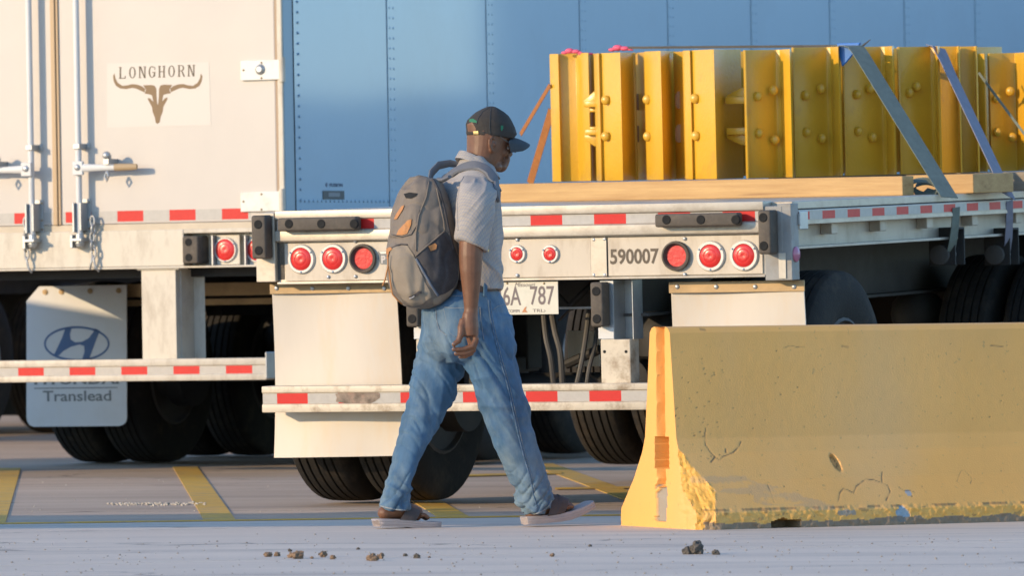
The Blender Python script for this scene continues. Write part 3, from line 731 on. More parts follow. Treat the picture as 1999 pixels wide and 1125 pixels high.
# licence plate
a, b, c, d = P2(FF, 955, 550.5, 1090, 614.5, .03)
mb = MB(); mb.box(a, b, .028, .031, c, d); pl = mb.build('licence_plate', m_plate, FB, bevel=.001)
tP = lambda u, w, dd: (u, .0278 - dd, w)
m_pnum = mat('plate_number', (.14, .11, .11), .5)
for s_, bb in [('46A', (966, 560, 1017, 597)), ('787', (1035, 558.5, 1082, 595.5))]:
    a, b, c, d = P2(FF, *bb, .028); text_mesh('plate_number', s_, m_pnum, pl, tP, a, b, c, d, bold=.008)
for s_, bb, m in [('Missouri', (1005, 552, 1045, 560), m_pnum), ('\u203aCOMM', (988, 604.5, 1014, 610.5), m_pnum), ('TRL\u203a', (1040, 603.5, 1065, 609.5), m_pnum)]:
    a, b, c, d = P2(FF, *bb, .028); text_mesh('plate_lettering', s_, m, pl, tP, a, b, c, d, shear=.3 if s_ == 'Missouri' else 0)
pxpoly('plate_emblem', [[(1019, 610), (1025, 600), (1028, 599), (1026, 605), (1030, 610)]], mat('orange_print', (.5, .2, .08), .6), pl, FF, .0278)
for px in (990, 1062):
    q = FF.hit(px, 553.5, .027); mb = MB(); mb.ball((q.x, .0275, q.z), .005, 8, 5); mb.build('screw', m_bar, pl, smooth=True)
ubox('plate_bracket', FF.x(930, .2, 560), FF.x(1160, .2, 560), .30, .31, FF.z(604, .3, 1100), FF.z(603, .3, 1100) + .008, m_galv, .001)
# hoses and struts behind the plate
m_hose = mat('grey_hose', (.09, .085, .08), .6)
def hose(pts, r=.012, m=None, name='air_hose'):
    P = [FF.hit(x, y, v) for x, y, v in pts]; Q = []
    for i in range(len(P) - 1):
        p0, p1, p2, p3 = P[max(i - 1, 0)], P[i], P[i + 1], P[min(i + 2, len(P) - 1)]
        for k in range(5):
            t = k / 5; Q.append(.5 * ((2 * p1) + (p2 - p0) * t + (2 * p0 - 5 * p1 + 4 * p2 - p3) * t * t + (3 * p1 - p0 - 3 * p2 + p3) * t ** 3))
    Q.append(P[-1]); mb = MB(); mb.tube(Q, r, 8); mb.build(name, m or m_hose, FB, smooth='auto')
hose([(1061, 612, .4), (1066, 660, .35), (1075, 700, .35), (1081, 752, .4)], .013)
hose([(1077, 612, .4), (1084, 650, .35), (1094, 690, .35), (1098, 752, .4)], .014)
hose([(1150, 600, .5), (1146, 640, .45), (1137, 700, .4), (1125, 755, .4)], .012)
hose([(1165, 640, .5), (1160, 680, .45), (1150, 720, .4), (1145, 755, .4)], .010)
hose([(1165, 548, .5), (1140, 570, .45), (1118, 592, .45), (1114, 602, .45)], .015, m_dark)
hose([(1092, 575, .5), (1105, 590, .5), (1116, 600, .45)], .006, m_dark); hose([(1092, 625, .6), (1112, 606, .5), (1118, 604, .45)], .006, m_under)
mb = MB(); p, q = FF.hit(1105, 712, .5), FF.hit(1172, 682, .5); mb.tube([p, q], .022, 8); mb.build('brace', m_dark, FB)
fbox('inner_panel', 1108, 646, 1170, 716, 1.2, 1.21, m_cream, .001)
fbox('inner_panel', 1090, 550, 1200, 600, .9, .91, m_under, .001)
fbox('side_clip', 1276, 614, 1290, 628, .6, .62, m_cream, .001)
# ------------------------------------------------------------------ box trailer behind
VF = Frame(Vector((-2.353, 36.14, 0)), R(-24.5), .0075, .004)
VB = empty('box_trailer', VF.m, 'long white box trailer with rear doors and tall smooth side filling the background', 'trailer')
HV = 4.05
def vfx(px, v=0.0, py=300): return VF.hit(px, py, v).x
def vfz(py, v=0.0, px=250): return VF.hit(px, py, v).z
def vbox(name, x0, y0, x1, y1, v0, v1, m, bevel=.004, parent=None):
    a, b, c, d = P2(VF, x0, y0, x1, y1, v0)
    mb = MB(); mb.box(a, b, v0, v1, c, d); return mb.build(name, m, parent or VB, bevel=bevel)
seam = vfx(112); xe = vfx(556); zd0 = vfz(437)
# doors
for (x0, x1) in ((-1.24, seam - .012), (seam + .012, vfx(540))):
    mb = MB(); mb.box(x0, x1, .0, .05, zd0, HV - .1); mb.build('door', m_door, VB, bevel=.006)
zt0, zt1 = vfz(432.5), vfz(411.5)
tape(VB, VF, -1.23, vfx(487), zt0, zt1, -.0013, vfx(331, 0, 420))
mb = MB(); mb.box(seam - .022, seam + .004, -.018, .0, zd0 + .0, HV - .1); mb.box(seam + .006, seam + .020, -.010, .0, zd0 + .0, HV - .1); mb.build('door_seal', mat('tan_seal', (.48, .34, .20), .6), VB, bevel=.004)
mb = MB(); mb.box(vfx(540) + .001, vfx(545), -.003, .05, zd0, HV - .1); mb.build('door_seal', mat('brown_seal', (.34, .24, .16), .6), VB)
# corner post and frame
mb = MB(); mb.box(vfx(545.5), xe, -.012, .06, zd0 - .26, HV); mb.build('corner_post', m_cream, VB, bevel=.006)
mb = MB(); mb.box(-1.3, vfx(520), -.001, .05, zd0 - .042, zd0 - .001); mb.build('sill_lip', mat('tan_sill', (.52, .44, .33), .6, var=.1), VB, bevel=.003)
zb1, zb0 = vfz(450), vfz(521)
a0, a1 = vfx(357), vfx(398)
mb = MB(); mb.box(-1.3, a0, -.010, .16, zb0, zb1); mb.box(a0, xe - .005, -.010, .16, zb1 - .022, zb1); mb.box(a0, xe - .005, .075, .16, zb0, zb1 - .022)
mb.build('rear_sill', m_cream, VB, bevel=.004)
mb = MB(); mb.box(-1.3, xe - .004, -.016, .12, zb0 - .012, zb0 - .001); mb.build('sill_lip', m_cream, VB, bevel=.003)
a, b, c, d = P2(VF, 357, 461, 388, 515, -.05); rubber(VB, a, b, c, d, .07, .13, [((a + b) / 2 - .008, vfz(473, -.06, 365)), ((a + b) / 2 - .008, vfz(503, -.06, 365))])
for px0, px1, cx in ((423, 468, 441), (487, 532, 503)):
    a, b, c, d = P2(VF, px0, 459, px1, 517, .03)
    mb = MB(); mb.box(a, b, .03, .036, c, d); mb.build('lamp_plate', m_cream, VB, bevel=.002)
    q = VF.hit(cx, 488, .03); lamp(VB, (q.x, .029, q.z), .066, .055)
    mb = MB(); mb.box(a - .010, a - .004, -.008, .07, c, d); mb.build('lamp_box_rib', m_galv, VB)
# hinges
for y0, y1 in ((117, 156), (374, 413)):
    a, b, c, d = P2(VF, 469, y0, 546, y1, -.02)
    mb = MB(); mb.box(a, b, -.018, -.0015 + .0, c, d); h = mb.build('hinge', m_hinge, VB, bevel=.003)
    mb = MB(); mb.cyl((b + .008, -.008, c - .012), (b + .008, -.008, d + .012), .017, 14); mb.build('hinge_pin', m_cream, h, smooth='auto')
    if y0 < 200:
        q = VF.hit(506, 135, -.03); mb = MB(); mb.lathe([(-.034, .0001), (-.034, .014), (-.030, .018), (-.026, .024), (-.019, .027), (-.018, .03)], (q.x, 0, q.z), 'y', 20); mb.build('hinge_bolt', m_galv, h, smooth='auto')
    for (bx, by) in ((475, (y0 + y1) / 2), (510, y0 + 5), (510, y1 - 4)):
        q = VF.hit(bx, by, -.02); mb = MB(); mb.ball((q.x, -.0185, q.z), .006, 8, 5); mb.build('rivet', m_rust if False else m_bar, h)
# lock rods
for k, (pr, side) in enumerate(((60.5, -1), (153, 1))):
    xr_ = vfx(pr, -.06); zbot = vfz(462, -.06)
    mb = MB(); mb.cyl((xr_, -.060, zbot - .01), (xr_, -.060, HV - .15), .0165, 16); rod = mb.build('lock_rod', m_flapw, VB, smooth='auto')
    for zz in (vfz(283, -.06), 2.6, 3.5):
        mb = MB(); mb.box(xr_ - .034, xr_ + .040, -.006, -.0012, zz - .018, zz + .018); mb.box(xr_ - .020, xr_ + .020, -.085, -.006, zz - .014, zz + .014)
        br = mb.build('rod_bracket', m_galv, rod, bevel=.003)
        mb = MB(); mb.ball((xr_ + .031, -.007, zz), .006, 8, 5); mb.build('bracket_bolt', m_rivet, br)
    z1_, z0_ = vfz(386, -.06), vfz(452, -.06)
    mb = MB(); mb.box(xr_ - .030, xr_ + .038, -.008, -.0012, z0_, z1_); mb.box(xr_ - .024, xr_ - .014, -.095, -.008, z0_, z1_ - .02); mb.box(xr_ + .012, xr_ + .022, -.085, -.008, z0_ + .01, z1_ - .02)
    kp = mb.build('rod_keeper', m_galv, rod, bevel=.002)
    for zz in (z1_ - .018, (z0_ + z1_) / 2 - .02, z0_ + .02):
        for dx in (-.02, .031):
            mb = MB(); mb.ball((xr_ + dx, -.010, zz), .006, 8, 5); mb.build('bracket_bolt', m_bar, kp)
    mb = MB(); mb.tube([(xr_, -.06, zbot + .02), (xr_, -.06, zbot - .03), (xr_ + .002, -.065, zbot - .05)], [.022, .026, .016], 12)
    mb.box(xr_ - .03, xr_ + .03, -.10, -.02, zbot - .02, zbot - .004); mb.box(xr_ - .045, xr_ - .028, -.09, -.010, zbot - .055, zbot + .015)
    mb.build('cam_lock', m_galv, rod, bevel=.003)
    # handle with hub, catch and wooden-brown grip
    hz = vfz(326, -.07); d = side; x0 = xr_ + (.012 if d > 0 else -.012)
    mb = MB(); mb.box(x0 - .030, x0 + .030, -.098, -.076, hz - .036, hz + .036); hub = mb.build('handle_hub', m_flapw, rod, bevel=.004)
    mb = MB(); mb.ball((x0, -.1, hz + .004), .017, 12, 8, (1, .6, 1)); mb.build('hub_bolt', m_rivet, hub, smooth=True)
    mb = MB(); mb.tube([(x0 + d * .02, -.088, hz), (x0 + d * .12, -.085, hz), (x0 + d * .22, -.080, hz)], [.022, .017, .015], 12, flat=.55, side=(0, 0, 1)); mb.build('handle', m_flapw, hub, smooth='auto')
    mb = MB(); mb.tube([(x0 + d * .21, -.080, hz), (x0 + d * .30, -.078, hz), (x0 + d * .34, -.078, hz)], [.019, .018, .015], 12, flat=.6, side=(0, 0, 1)); mb.build('handle_grip', mat('brown_grip', (.36, .26, .15), .6), hub, smooth='auto')
    cx = x0 + d * .175
    mb = MB(); mb.ball((cx, -.10, hz + .062), .022, 12, 8); mb.box(cx - .015, cx + .015, -.11, -.001, hz + .018, hz + .045); mb.tube([(cx + .0, -.10, hz - .02), (cx + .012, -.105, hz - .045), (cx, -.10, hz - .07), (cx - .012, -.10, hz - .045), (cx, -.10, hz - .02)], .006, 8)
    mb.box(cx - .012, cx + .012, -.09, -.07, hz + .03, hz + .065); mb.build('handle_catch', m_galv, hub, smooth='auto')
    # chain: interlocked links hanging beside the rod
    chx = xr_ + (-.050 if k == 0 else .066); cz0 = vfz(430, -.05)
    ch = None
    for j in range(5):
        cz = cz0 - j * .042; cc = (chx + .004 * math.sin(j * 2), -.040, cz); P = []
        for t in range(10):
            a_ = t * math.pi * 2 / 10; u_, w_ = .012 * math.cos(a_), .027 * math.sin(a_)
            P.append((cc[0] + (u_ if j % 2 == 0 else u_ * .3), cc[1] + (0 if j % 2 == 0 else u_), cc[2] + w_))
        mb = MB(); mb.tube(P + [P[0]], .0055, 6, caps=False); lk = mb.build('chain_link', m_galv, VB if j == 0 else VB, smooth=True)
    mb = MB(); e = cz0 - 5 * .042
    mb.tube([(chx, -.04, e + .03), (chx + .006, -.042, e), (chx + .012, -.04, e - .03), (chx + .03, -.035, e - .055)], .006, 6)
    if k: mb.tube([(chx, -.04, e + .03), (chx - .012, -.042, e - .01), (chx - .022, -.035, e - .045)], .006, 6)
    mb.build('chain_hook', m_galv, VB, smooth=True)
# sticker with horned skull
tV = lambda y: (lambda u, w, d: (u, y - d, w))
pxpoly('logo_sticker', [[(209, 123), (408, 121), (412, 244), (209, 249)]], m_stick, VB, VF, -.0004, .0006)
LS = -.0012
def serif_word():
    # slab-serif capitals drawn stroke by stroke on a 5 x 8 grid
    G_ = {'L': [(0, 1, 0, 8), (-.4, 1.5, 7.5, 8), (-.4, 4, 0, .6), (3.4, 4, 0, 2)],
          'O': 'ring', 'N': [(0, .8, 0, 8), (3.4, 4.2, 0, 8), (-.4, 1.3, 7.5, 8), (-.4, 1.3, 0, .5), (2.9, 4.7, 7.5, 8), 'diag'],
          'G': 'g', 'H': [(0, 1, 0, 8), (3, 4, 0, 8), (1, 3, 3.7, 4.3), (-.4, 1.4, 7.5, 8), (2.6, 4.4, 7.5, 8), (-.4, 1.4, 0, .5), (2.6, 4.4, 0, .5)], 'R': 'r'}
    word = 'LONGHORN'
    for i, ch in enumerate(word):
        mb = MB()
        ox = 233.5 + i * 19.1; oy = 153.3 - i * .62; sx, sy = 2.95, 2.85
        def T(u, w): px, py = ox + u * sx, oy - w * sy; q = VF.hit(px, py, LS); return (q.x, LS, q.z)
        def rect(a, b, c, d): mb.extr([T(a, c), T(b, c), T(b, d), T(a, d)], (0, -.0006, 0))
        def arc(cx, cy, rx, ry, a0_, a1_, wx=.95, wy=.5, n=14):
            for k in range(n):
                t0 = R(a0_ + (a1_ - a0_) * k / n); t1 = R(a0_ + (a1_ - a0_) * (k + 1) / n)
                mb.extr([T(cx + rx * math.cos(t0), cy + ry * math.sin(t0)), T(cx + rx * math.cos(t1), cy + ry * math.sin(t1)), T(cx + (rx - wx) * math.cos(t1), cy + (ry - wy) * math.sin(t1)), T(cx + (rx - wx) * math.cos(t0), cy + (ry - wy) * math.sin(t0))], (0, -.0006, 0))
        g = G_[ch]
        if g == 'ring': arc(2, 4, 2.2, 4, 0, 360, n=20)
        elif g == 'g': arc(2, 4, 2.2, 4, 50, 330, n=16); rect(2.2, 4.5, 3.4, 4); rect(3.2, 4.1, .8, 3.6); rect(3.6, 4.1, 5.4, 7.4)
        elif g == 'r':
            rect(0, 1, 0, 8); rect(-.4, 1.4, 0, .5); rect(-.4, 2, 7.5, 8); rect(1, 2, 3.9, 4.4); arc(2, 6, 1.9, 2.05, -90, 90); mb.extr([T(1.9, 4), T(2.7, 4.2), T(4.5, 0), T(3.4, 0)], (0, -.0006, 0))
        else:
            for r_ in g:
                if r_ == 'diag': mb.extr([T(.3, 8), T(1.3, 8), T(4.0, 0), T(3.2, 0)], (0, -.0006, 0))
                else: rect(*r_)
        mb.build('logo_letter', m_dkbr, VB, fix=True)
m_logo = mat('brown_logo_print', (.20, .125, .06), .6)
serif_word()
def zp_(L, s=3.409): return [(x / s, y / s) for x, y in L]
horn = [(752, 505), (762, 487), (768, 520), (785, 550), (815, 570), (850, 566), (880, 558), (915, 562), (945, 573), (966, 590), (962, 614), (940, 604), (905, 588), (880, 584), (840, 592), (800, 588), (772, 570), (757, 540)]
skl = [(952, 566), (1010, 564), (1030, 570), (1040, 590), (1042, 640), (1046, 690), (1050, 702), (1050, 826), (1036, 815), (1030, 780), (1016, 745), (1012, 712), (1000, 690), (984, 660), (984, 650), (1000, 654), (1012, 668), (1020, 676), (1012, 634), (990, 626), (962, 622), (972, 596)]
mir = lambda P: [(2 * 1049.5 - x, y - (x - 1049) * .012 - 3) for x, y in P][::-1]
def ear_poly(name, polys, m, v, parent=VB, fr=VF):
    # concave outlines are triangulated by the mesh builder
    from mathutils.geometry import tessellate_polygon
    mb = MB()
    for P in polys:
        Q = [fr.hit(x, y, v) for x, y in P]; Q = [Vector((q.x, v, q.z)) for q in Q]
        tri = tessellate_polygon([Q]); n = len(Q)
        mb.add([q + Vector((0, -.0006, 0)) for q in Q] + Q, [tuple(t) for t in tri] + [(i, (i + 1) % n, (i + 1) % n + n, i + n) for i in range(n)])
    return mb.build(name, m, parent)
ear_poly('logo_skull', [zp_(horn), zp_(mir(horn)), zp_(skl), zp_(mir(skl))], m_logo, LS)
# tall smooth side panels, seams and rivets
xs0 = xe + .004
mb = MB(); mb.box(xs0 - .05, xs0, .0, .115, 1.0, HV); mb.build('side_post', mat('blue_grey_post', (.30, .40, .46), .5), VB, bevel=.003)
z_low = vfz(408) - .0
sidep = []
yk = VF.hit(575, 300, xs0, 0).y
mb = MB(); mb.box(xs0 + .0005, xs0 + .004, .108, yk, .95, HV); mb.build('post_seal', m_hole, VB)
seams_px = [575]
for px in (757, 951): seams_px.append(px)
ys_ = [VF.hit(px, 200, xs0, 0).y for px in seams_px]; stp = ys_[2] - ys_[1]
while ys_[-1] < 16: ys_.append(ys_[-1] + stp)
for i in range(len(ys_) - 1):
    mb = MB(); n = 10; g = []
    y0_, y1_ = ys_[i] + .002, ys_[i + 1] - .002; nz_ = 14
    for a in range(n + 1):
        for b_ in range(nz_ + 1):
            y = y0_ + (y1_ - y0_) * a / n; z = .92 + (HV - .92) * b_ / nz_
            g.append((xs0 + .0012 * noise.noise(Vector((y * .8, z * .7, i))) * math.sin(math.pi * a / n), y, z))
    f_ = [(a * (nz_ + 1) + b_, (a + 1) * (nz_ + 1) + b_, (a + 1) * (nz_ + 1) + b_ + 1, a * (nz_ + 1) + b_ + 1) for a in range(n) for b_ in range(nz_)]
    mb.add(g, f_); pnl = mb.build('side_panel', m_side, VB, smooth=True, fix=False)
    if i > 0:
        mb = MB(); mb.box(xs0 + .0005, xs0 + .0045, y0_ + .0, y0_ + .105, .93, HV - .01); mb.build('seam_strip', m_side, pnl, bevel=.001)
rv = []; proto_mb = MB(); proto_mb.ball((0, 0, 0), .0075, 8, 5, (.5, 1, 1)); rme = proto_mb.mesh('rivet'); rme.materials.append(m_rivd); rme.shade_smooth()
cnt = 0
big = MB()
for i in range(len(ys_) - 1):
    z = 1.32
    while z < 2.75:
        for dy in ((.03, .075) if i else (.05,)):
            p = (xs0 + .004, ys_[i] + dy, z)
            px_ok = i <= 3
            if px_ok and cnt < 200:
                o = bpy.data.objects.new('rivet', rme); scene.collection.objects.link(o); o.parent = VB; o.location = p; cnt += 1
            else: big.ball(p, .0075, 6, 4, (.5, 1, 1))
        z += .054
for k in range(60):
    y = yk + .06 + k * .050
    if k < 24:
        o = bpy.data.objects.new('rivet', rme); scene.collection.objects.link(o); o.parent = VB; o.location = (xs0 + .002, y, VF.hit(600, 392.5, xs0, 0).z + .002 * 0)
o = big.build('rivet_rows', m_rivd, VB, smooth=True); o['kind'] = 'stuff'
# small plates printed near the corner
def sideP(px, py, off): q = VF.hit(px, py, xs0 + off, 0); return q
q0, q1 = sideP(630.5, 389, .003), sideP(672, 372.5, .003)
mb = MB(); mb.box(xs0 + .0015, xs0 + .004, q0.y, q1.y, q0.z, q1.z); sp = mb.build('data_plate', mat('dark_plate', (.03, .035, .05), .4), VB, bevel=.001)
q0, q1 = sideP(641, 384, .003), sideP(663, 376, .003); mb = MB(); mb.box(xs0 + .004, xs0 + .0046, q0.y, q1.y, q0.z, q1.z); mb.build('plate_print', mat('plate_grey', (.16, .17, .20), .4), sp)
q0, q1 = sideP(644, 364.5, .003), sideP(669, 358, .003); text_mesh('panel_lettering', 'FUSION', mat('navy_print', (.08, .10, .17), .5), VB, lambda u, w, d: (xs0 + .002 + d, u, w), q0.y, q1.y, q0.z, q1.z, bold=.02)
q = sideP(638, 360.5, .003); mb = MB(); mb.cyl((xs0 + .001, q.y, q.z), (xs0 + .003, q.y, q.z), .011, 16); mb.build('panel_emblem', mat('navy_emblem', (.10, .13, .20), .5), VB)
# body, floor, underframe
mb = MB(); mb.box(-1.29, xs0 - .01, .13, 16.1, 1.12, HV - .01); mb.build('body_shell', m_door, VB)
mb = MB(); mb.box(xs0 - .03, xs0 + .006, .1, 16.1, .90, .99); mb.build('bottom_rail', m_galv, VB, bevel=.004)
mb = MB(); mb.box(-1.2, 1.2, .17, 15.5, 1.04, 1.12); mb.build('floor_frame', m_dark, VB)
for sx in (-.5, .5):
    mb = MB(); mb.box(sx - .05, sx + .05, 2.75, 6.2, .82, 1.04); mb.build('slider_rail', m_dark, VB)
mb = MB(); mb.box(-1.15, 1.25, 5.3, 5.36, .42, 1.05); mb.build('cross_panel', m_dark, VB)
mb = MB(); mb.box(-.9, 1.25, 2.05, 2.12, vfz(578, 2.1, 400), vfz(553, 2.1, 400)); mb.build('cross_member', m_bar, VB)
mb = MB(); mb.box(-.9, 1.25, 2.15, 2.22, vfz(596, 2.2, 400), vfz(584, 2.2, 400)); mb.build('cross_member', m_bar, VB)
for ya in (2.62, 3.87):
    mb = MB(); mb.cyl((-1.0, ya, .515), (1.0, ya, .515), .065, 16); mb.build('axle', m_dark, VB, smooth='auto')
    for sx in (-1, 1):
        wheel(VB, (sx * 1.145, ya, .513), 44); wheel(VB, (sx * .815, ya, .513), 44, inner=True)
        mb = MB(); mb.cyl((sx * .66, ya, .515), (sx * .56, ya, .515), .20, 20); mb.lathe([(0, .07), (.02, .12), (.10, .135), (.16, .125), (.20, .09)], (sx * .5, ya - .22, .60), 'z', 20); mb.build('brake_drum', m_dark, VB, smooth='auto')
# under-run guard
a, b, c, d = P2(VF, -30, 702, 519, 745, -.02); a = -1.27
section_v = MB(); z1_, z0_ = vfz(715.5, -.02, 260), vfz(733, -.02, 260)
section_v.extr([(a, y, z) for y, z in [(-.02, d), (-.02, z1_), (-.012, z1_ - .002), (-.012, z0_ + .002), (-.02, z0_), (-.02, c), (.08, c), (.08, d)]], (b - a, 0, 0))
section_v.build('underrun_bar', m_cream, VB, bevel=.004, smooth='auto')
tape(VB, VF, a + .003, b - .004, z0_ + .002, z1_ - .002, -.0134, vfx(237, -.012, 724))
mb = MB(); mb.box(b + .0005, b + .012, -.03, .085, c + .005, d + .03); mb.build('bar_end_cap', m_galv, VB, bevel=.005)
p0_ = vfx(276, -.0, 600)
for xo in (p0_, 2 * seam - p0_ - .30):
    zt_, zb_ = vfz(527, 0, 320), vfz(701, 0, 320)
    mb = MB(); mb.box(xo, xo + .20, .005, .055, zb_ - .02, zt_); mb.box(xo + .195, xo + .205, .055, .20, zb_ - .02, zt_); mb.box(xo + .205, xo + .27, .196, .20, zb_ - .02, zt_)
    mb.build('guard_post', m_cream, VB, bevel=.004)
    mb = MB(); mb.box(xo - .02, xo + .225, -.005, .10, zt_, zt_ + .018); mb.build('post_cap', m_cream, VB, bevel=.003)
# mud flaps of the box trailer
FV = 1.98
def vflap(pts):
    Q = [VF.hit(x, y, FV) for x, y in pts]; mb = MB(); mb.extr([(q.x, FV, q.z) for q in Q], (0, .008, 0)); return mb.build('mud_flap', m_flapw, VB, bevel=.001)
fp = [(76, 559.5), (247, 556.5), (247.5, 818), (245, 826), (238, 831), (232, 832.5), (66, 834), (58, 831), (53, 824), (51.5, 815), (51.5, 588)]
fl = vflap(fp)
for px, py in ((88, 570.5), (120, 570), (176, 568.5), (232, 567.5)):
    q = VF.hit(px, py, FV); mb = MB(); mb.lathe([(-.001, .016), (-.006, .015), (-.006, .008), (-.010, .007), (-.010, .0001)], (q.x, FV, q.z), 'y', 14); mb.build('bolt', m_bar, fl, smooth='auto')
tF = lambda u, w, dd: (u, FV - .0006 - dd, w)
mb = MB(); n = 40
for k in range(n):
    t0, t1 = 2 * math.pi * k / n, 2 * math.pi * (k + 1) / n; Q = []
    for (rx, ry, t) in ((64, 34.5, t0), (64, 34.5, t1), (60.5, 30, t1), (60.5, 30, t0)):
        q = VF.hit(150 + rx * math.cos(t), 671.5 + ry * math.sin(t), FV); Q.append((q.x, FV - .0006, q.z))
    mb.extr(Q, (0, -.0006, 0))
mb.build('emblem_ring', m_blue, fl)
hz_ = lambda L: [(x / 3.409, 500 + y / 3.409) for x, y in L]
ear_poly('emblem_letter', [hz_([(435, 480), (480, 470), (466, 520), (470, 555), (500, 575), (545, 572), (590, 548), (622, 505), (632, 482), (665, 498), (640, 560), (610, 640), (592, 692), (545, 694), (562, 640), (560, 600), (530, 590), (470, 606), (420, 635), (390, 665), (358, 660), (385, 605), (415, 540)])], m_blue, FV - .0006, fl)
a, b, c, d = P2(VF, 84, 763, 217, 784, FV); text_mesh('flap_lettering', 'Translead', m_grey, fl, tF, a, b, c, d, bold=.012)
a, b, c, d = P2(VF, 67, 732, 232, 751, FV); text_mesh('flap_lettering', 'HYUNDAI', m_grey, fl, tF, a, b, c, d, bold=.03)
a, b, c, d = P2(VF, 67, 757, 229, 759, FV); mb = MB(); mb.box(a, b, FV - .0012, FV - .0006, c, d); mb.build('flap_rule', m_grey, fl)
f2 = fl.copy(); scene.collection.objects.link(f2); f2.parent = VB; f2.location.x = 1.62

# trailer further left, seen under the guard of the box trailer
TF = Frame(Vector((-6.3, 42.6, 0)), R(-24.5))
TB = empty('parked_trailer', TF.m, 'farther trailer showing only a wheel with a pale rim at the left edge', 'trailer')
qx = TF.hit(25, 680, 1.3, 0)
mb = MB(); mb.box(-1.28, 1.28, 0, 16, 1.15, 3.9); mb.build('body_shell', m_door, TB)
mb = MB(); mb.box(-1.1, 1.1, .05, 15, .95, 1.14); mb.build('underframe', m_dark, TB)
cy = TF.hit(-40, 680, 1.28, 0).y
for ya in (cy, cy + 1.3, cy - 1.3):
    for sx in (-1, 1): wheel(TB, (sx * 1.145, ya, .513), 44)
mb = MB(); mb.box(-1.0, 1.0, cy + 2.2, cy + 2.3, .1, 1.0); mb.build('landing_plate', m_dark, TB)
# added trailer behind everything, a dark filler for the shade beneath the box trailer
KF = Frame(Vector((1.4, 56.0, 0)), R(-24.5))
KB = empty('parked_trailer', KF.m, 'dark trailer shape added beyond the others to fill the view under the box trailer with shade', 'trailer')
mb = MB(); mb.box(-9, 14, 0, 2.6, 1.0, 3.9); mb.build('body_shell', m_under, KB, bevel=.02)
mb = MB(); mb.box(-9, 14, .3, .36, .05, 1.0); mb.build('dark_filler', m_dark, KB)

# added buildings, unseen at the right, to be mirrored in the glossy side panels
def added_far_building(az0, az1, dist, h, label, col):
    c = Vector((0, 38, 0)); a0, a1 = R(az0), R(az1)
    p = c + Vector((math.cos(a0), math.sin(a0), 0)) * dist; q = c + Vector((math.cos(a1), math.sin(a1), 0)) * dist
    mid = (p + q) / 2; yaw = math.atan2((q - p).y, (q - p).x)
    w = (q - p).length
    o = empty('added_warehouse', Matrix.Translation(mid) @ Matrix.Rotation(yaw, 4, 'Z'), label, 'building')
    mb = MB(); mb.box(-w / 2, w / 2, -15, 0, 0, h); mb.build('wall', mat('far_wall', col, .8), o)
    mb = MB(); mb.box(-w / 2 - .3, w / 2 + .3, -15.3, .3, h + .01, h + .35); mb.build('roof', mat('far_roof', tuple(c_ * .8 for c_ in col), .8), o)
added_far_building(36.0, 43.0, 150, 1.02 + 188 * math.tan(R(1.72)), 'low dark warehouse put outside the picture to be mirrored in the trailer side', (.06, .065, .07))
added_far_building(43.25, 46.9, 150, 12.5, 'tall dark warehouse put outside the picture to be mirrored in the trailer side', (.05, .055, .06))

# ------------------------------------------------------------------ load on the flatbed
def deckz(p): return zdk
def wpt(px, py, v): return FF.hit(px, py, v)
TIM = 0.089
def timber(name, pxa, va, pxb, vb, z0, label, m, wid=.089, hgt=TIM):
    A_, B_ = Vector((FF.x(pxa, va, 370), va, 0)), Vector((FF.x(pxb, vb, 370), vb, 0))
    d = (B_ - A_); L_ = d.length; yaw = math.atan2(d.y, d.x)
    loc = FF.m @ Matrix.Translation((A_.x, A_.y, z0)) @ Matrix.Rotation(yaw, 4, 'Z')
    mb = MB(); mb.box(0, L_, 0, wid, 0, hgt); o = mb.build(name, m, None, bevel=.004); o.matrix_world = loc
    return tag(o, label, 'timber', 'timbers under the yellow steel')
timber('timber', 905, 2.55, 1762, 1.85, zdk, 'long pine timber lying across the deck under the front of the yellow steel', m_wood)
timber('timber', 1768, 2.40, 1900, 2.27, zdk, 'short pale block of timber behind the curled strap', m_wood, .3)
timber('timber', 1901, 2.75, 2010, 2.70, zdk + .001, 'weathered grey timber at the right edge beneath the steel', m_woodg, .12)
timber('timber', 1500, 3.35, 2060, 3.2, zdk + .001, 'hidden rear timber carrying the back of the yellow steel', m_woodg, .12)
Z0 = zdk + TIM + .002
rme2 = MB(); rme2.ball((0, 0, 0), .0235, 14, 8, (1, .62, 1)); bolt_me = rme2.mesh('bolt'); bolt_me.materials.append(m_ysteel); bolt_me.shade_smooth()
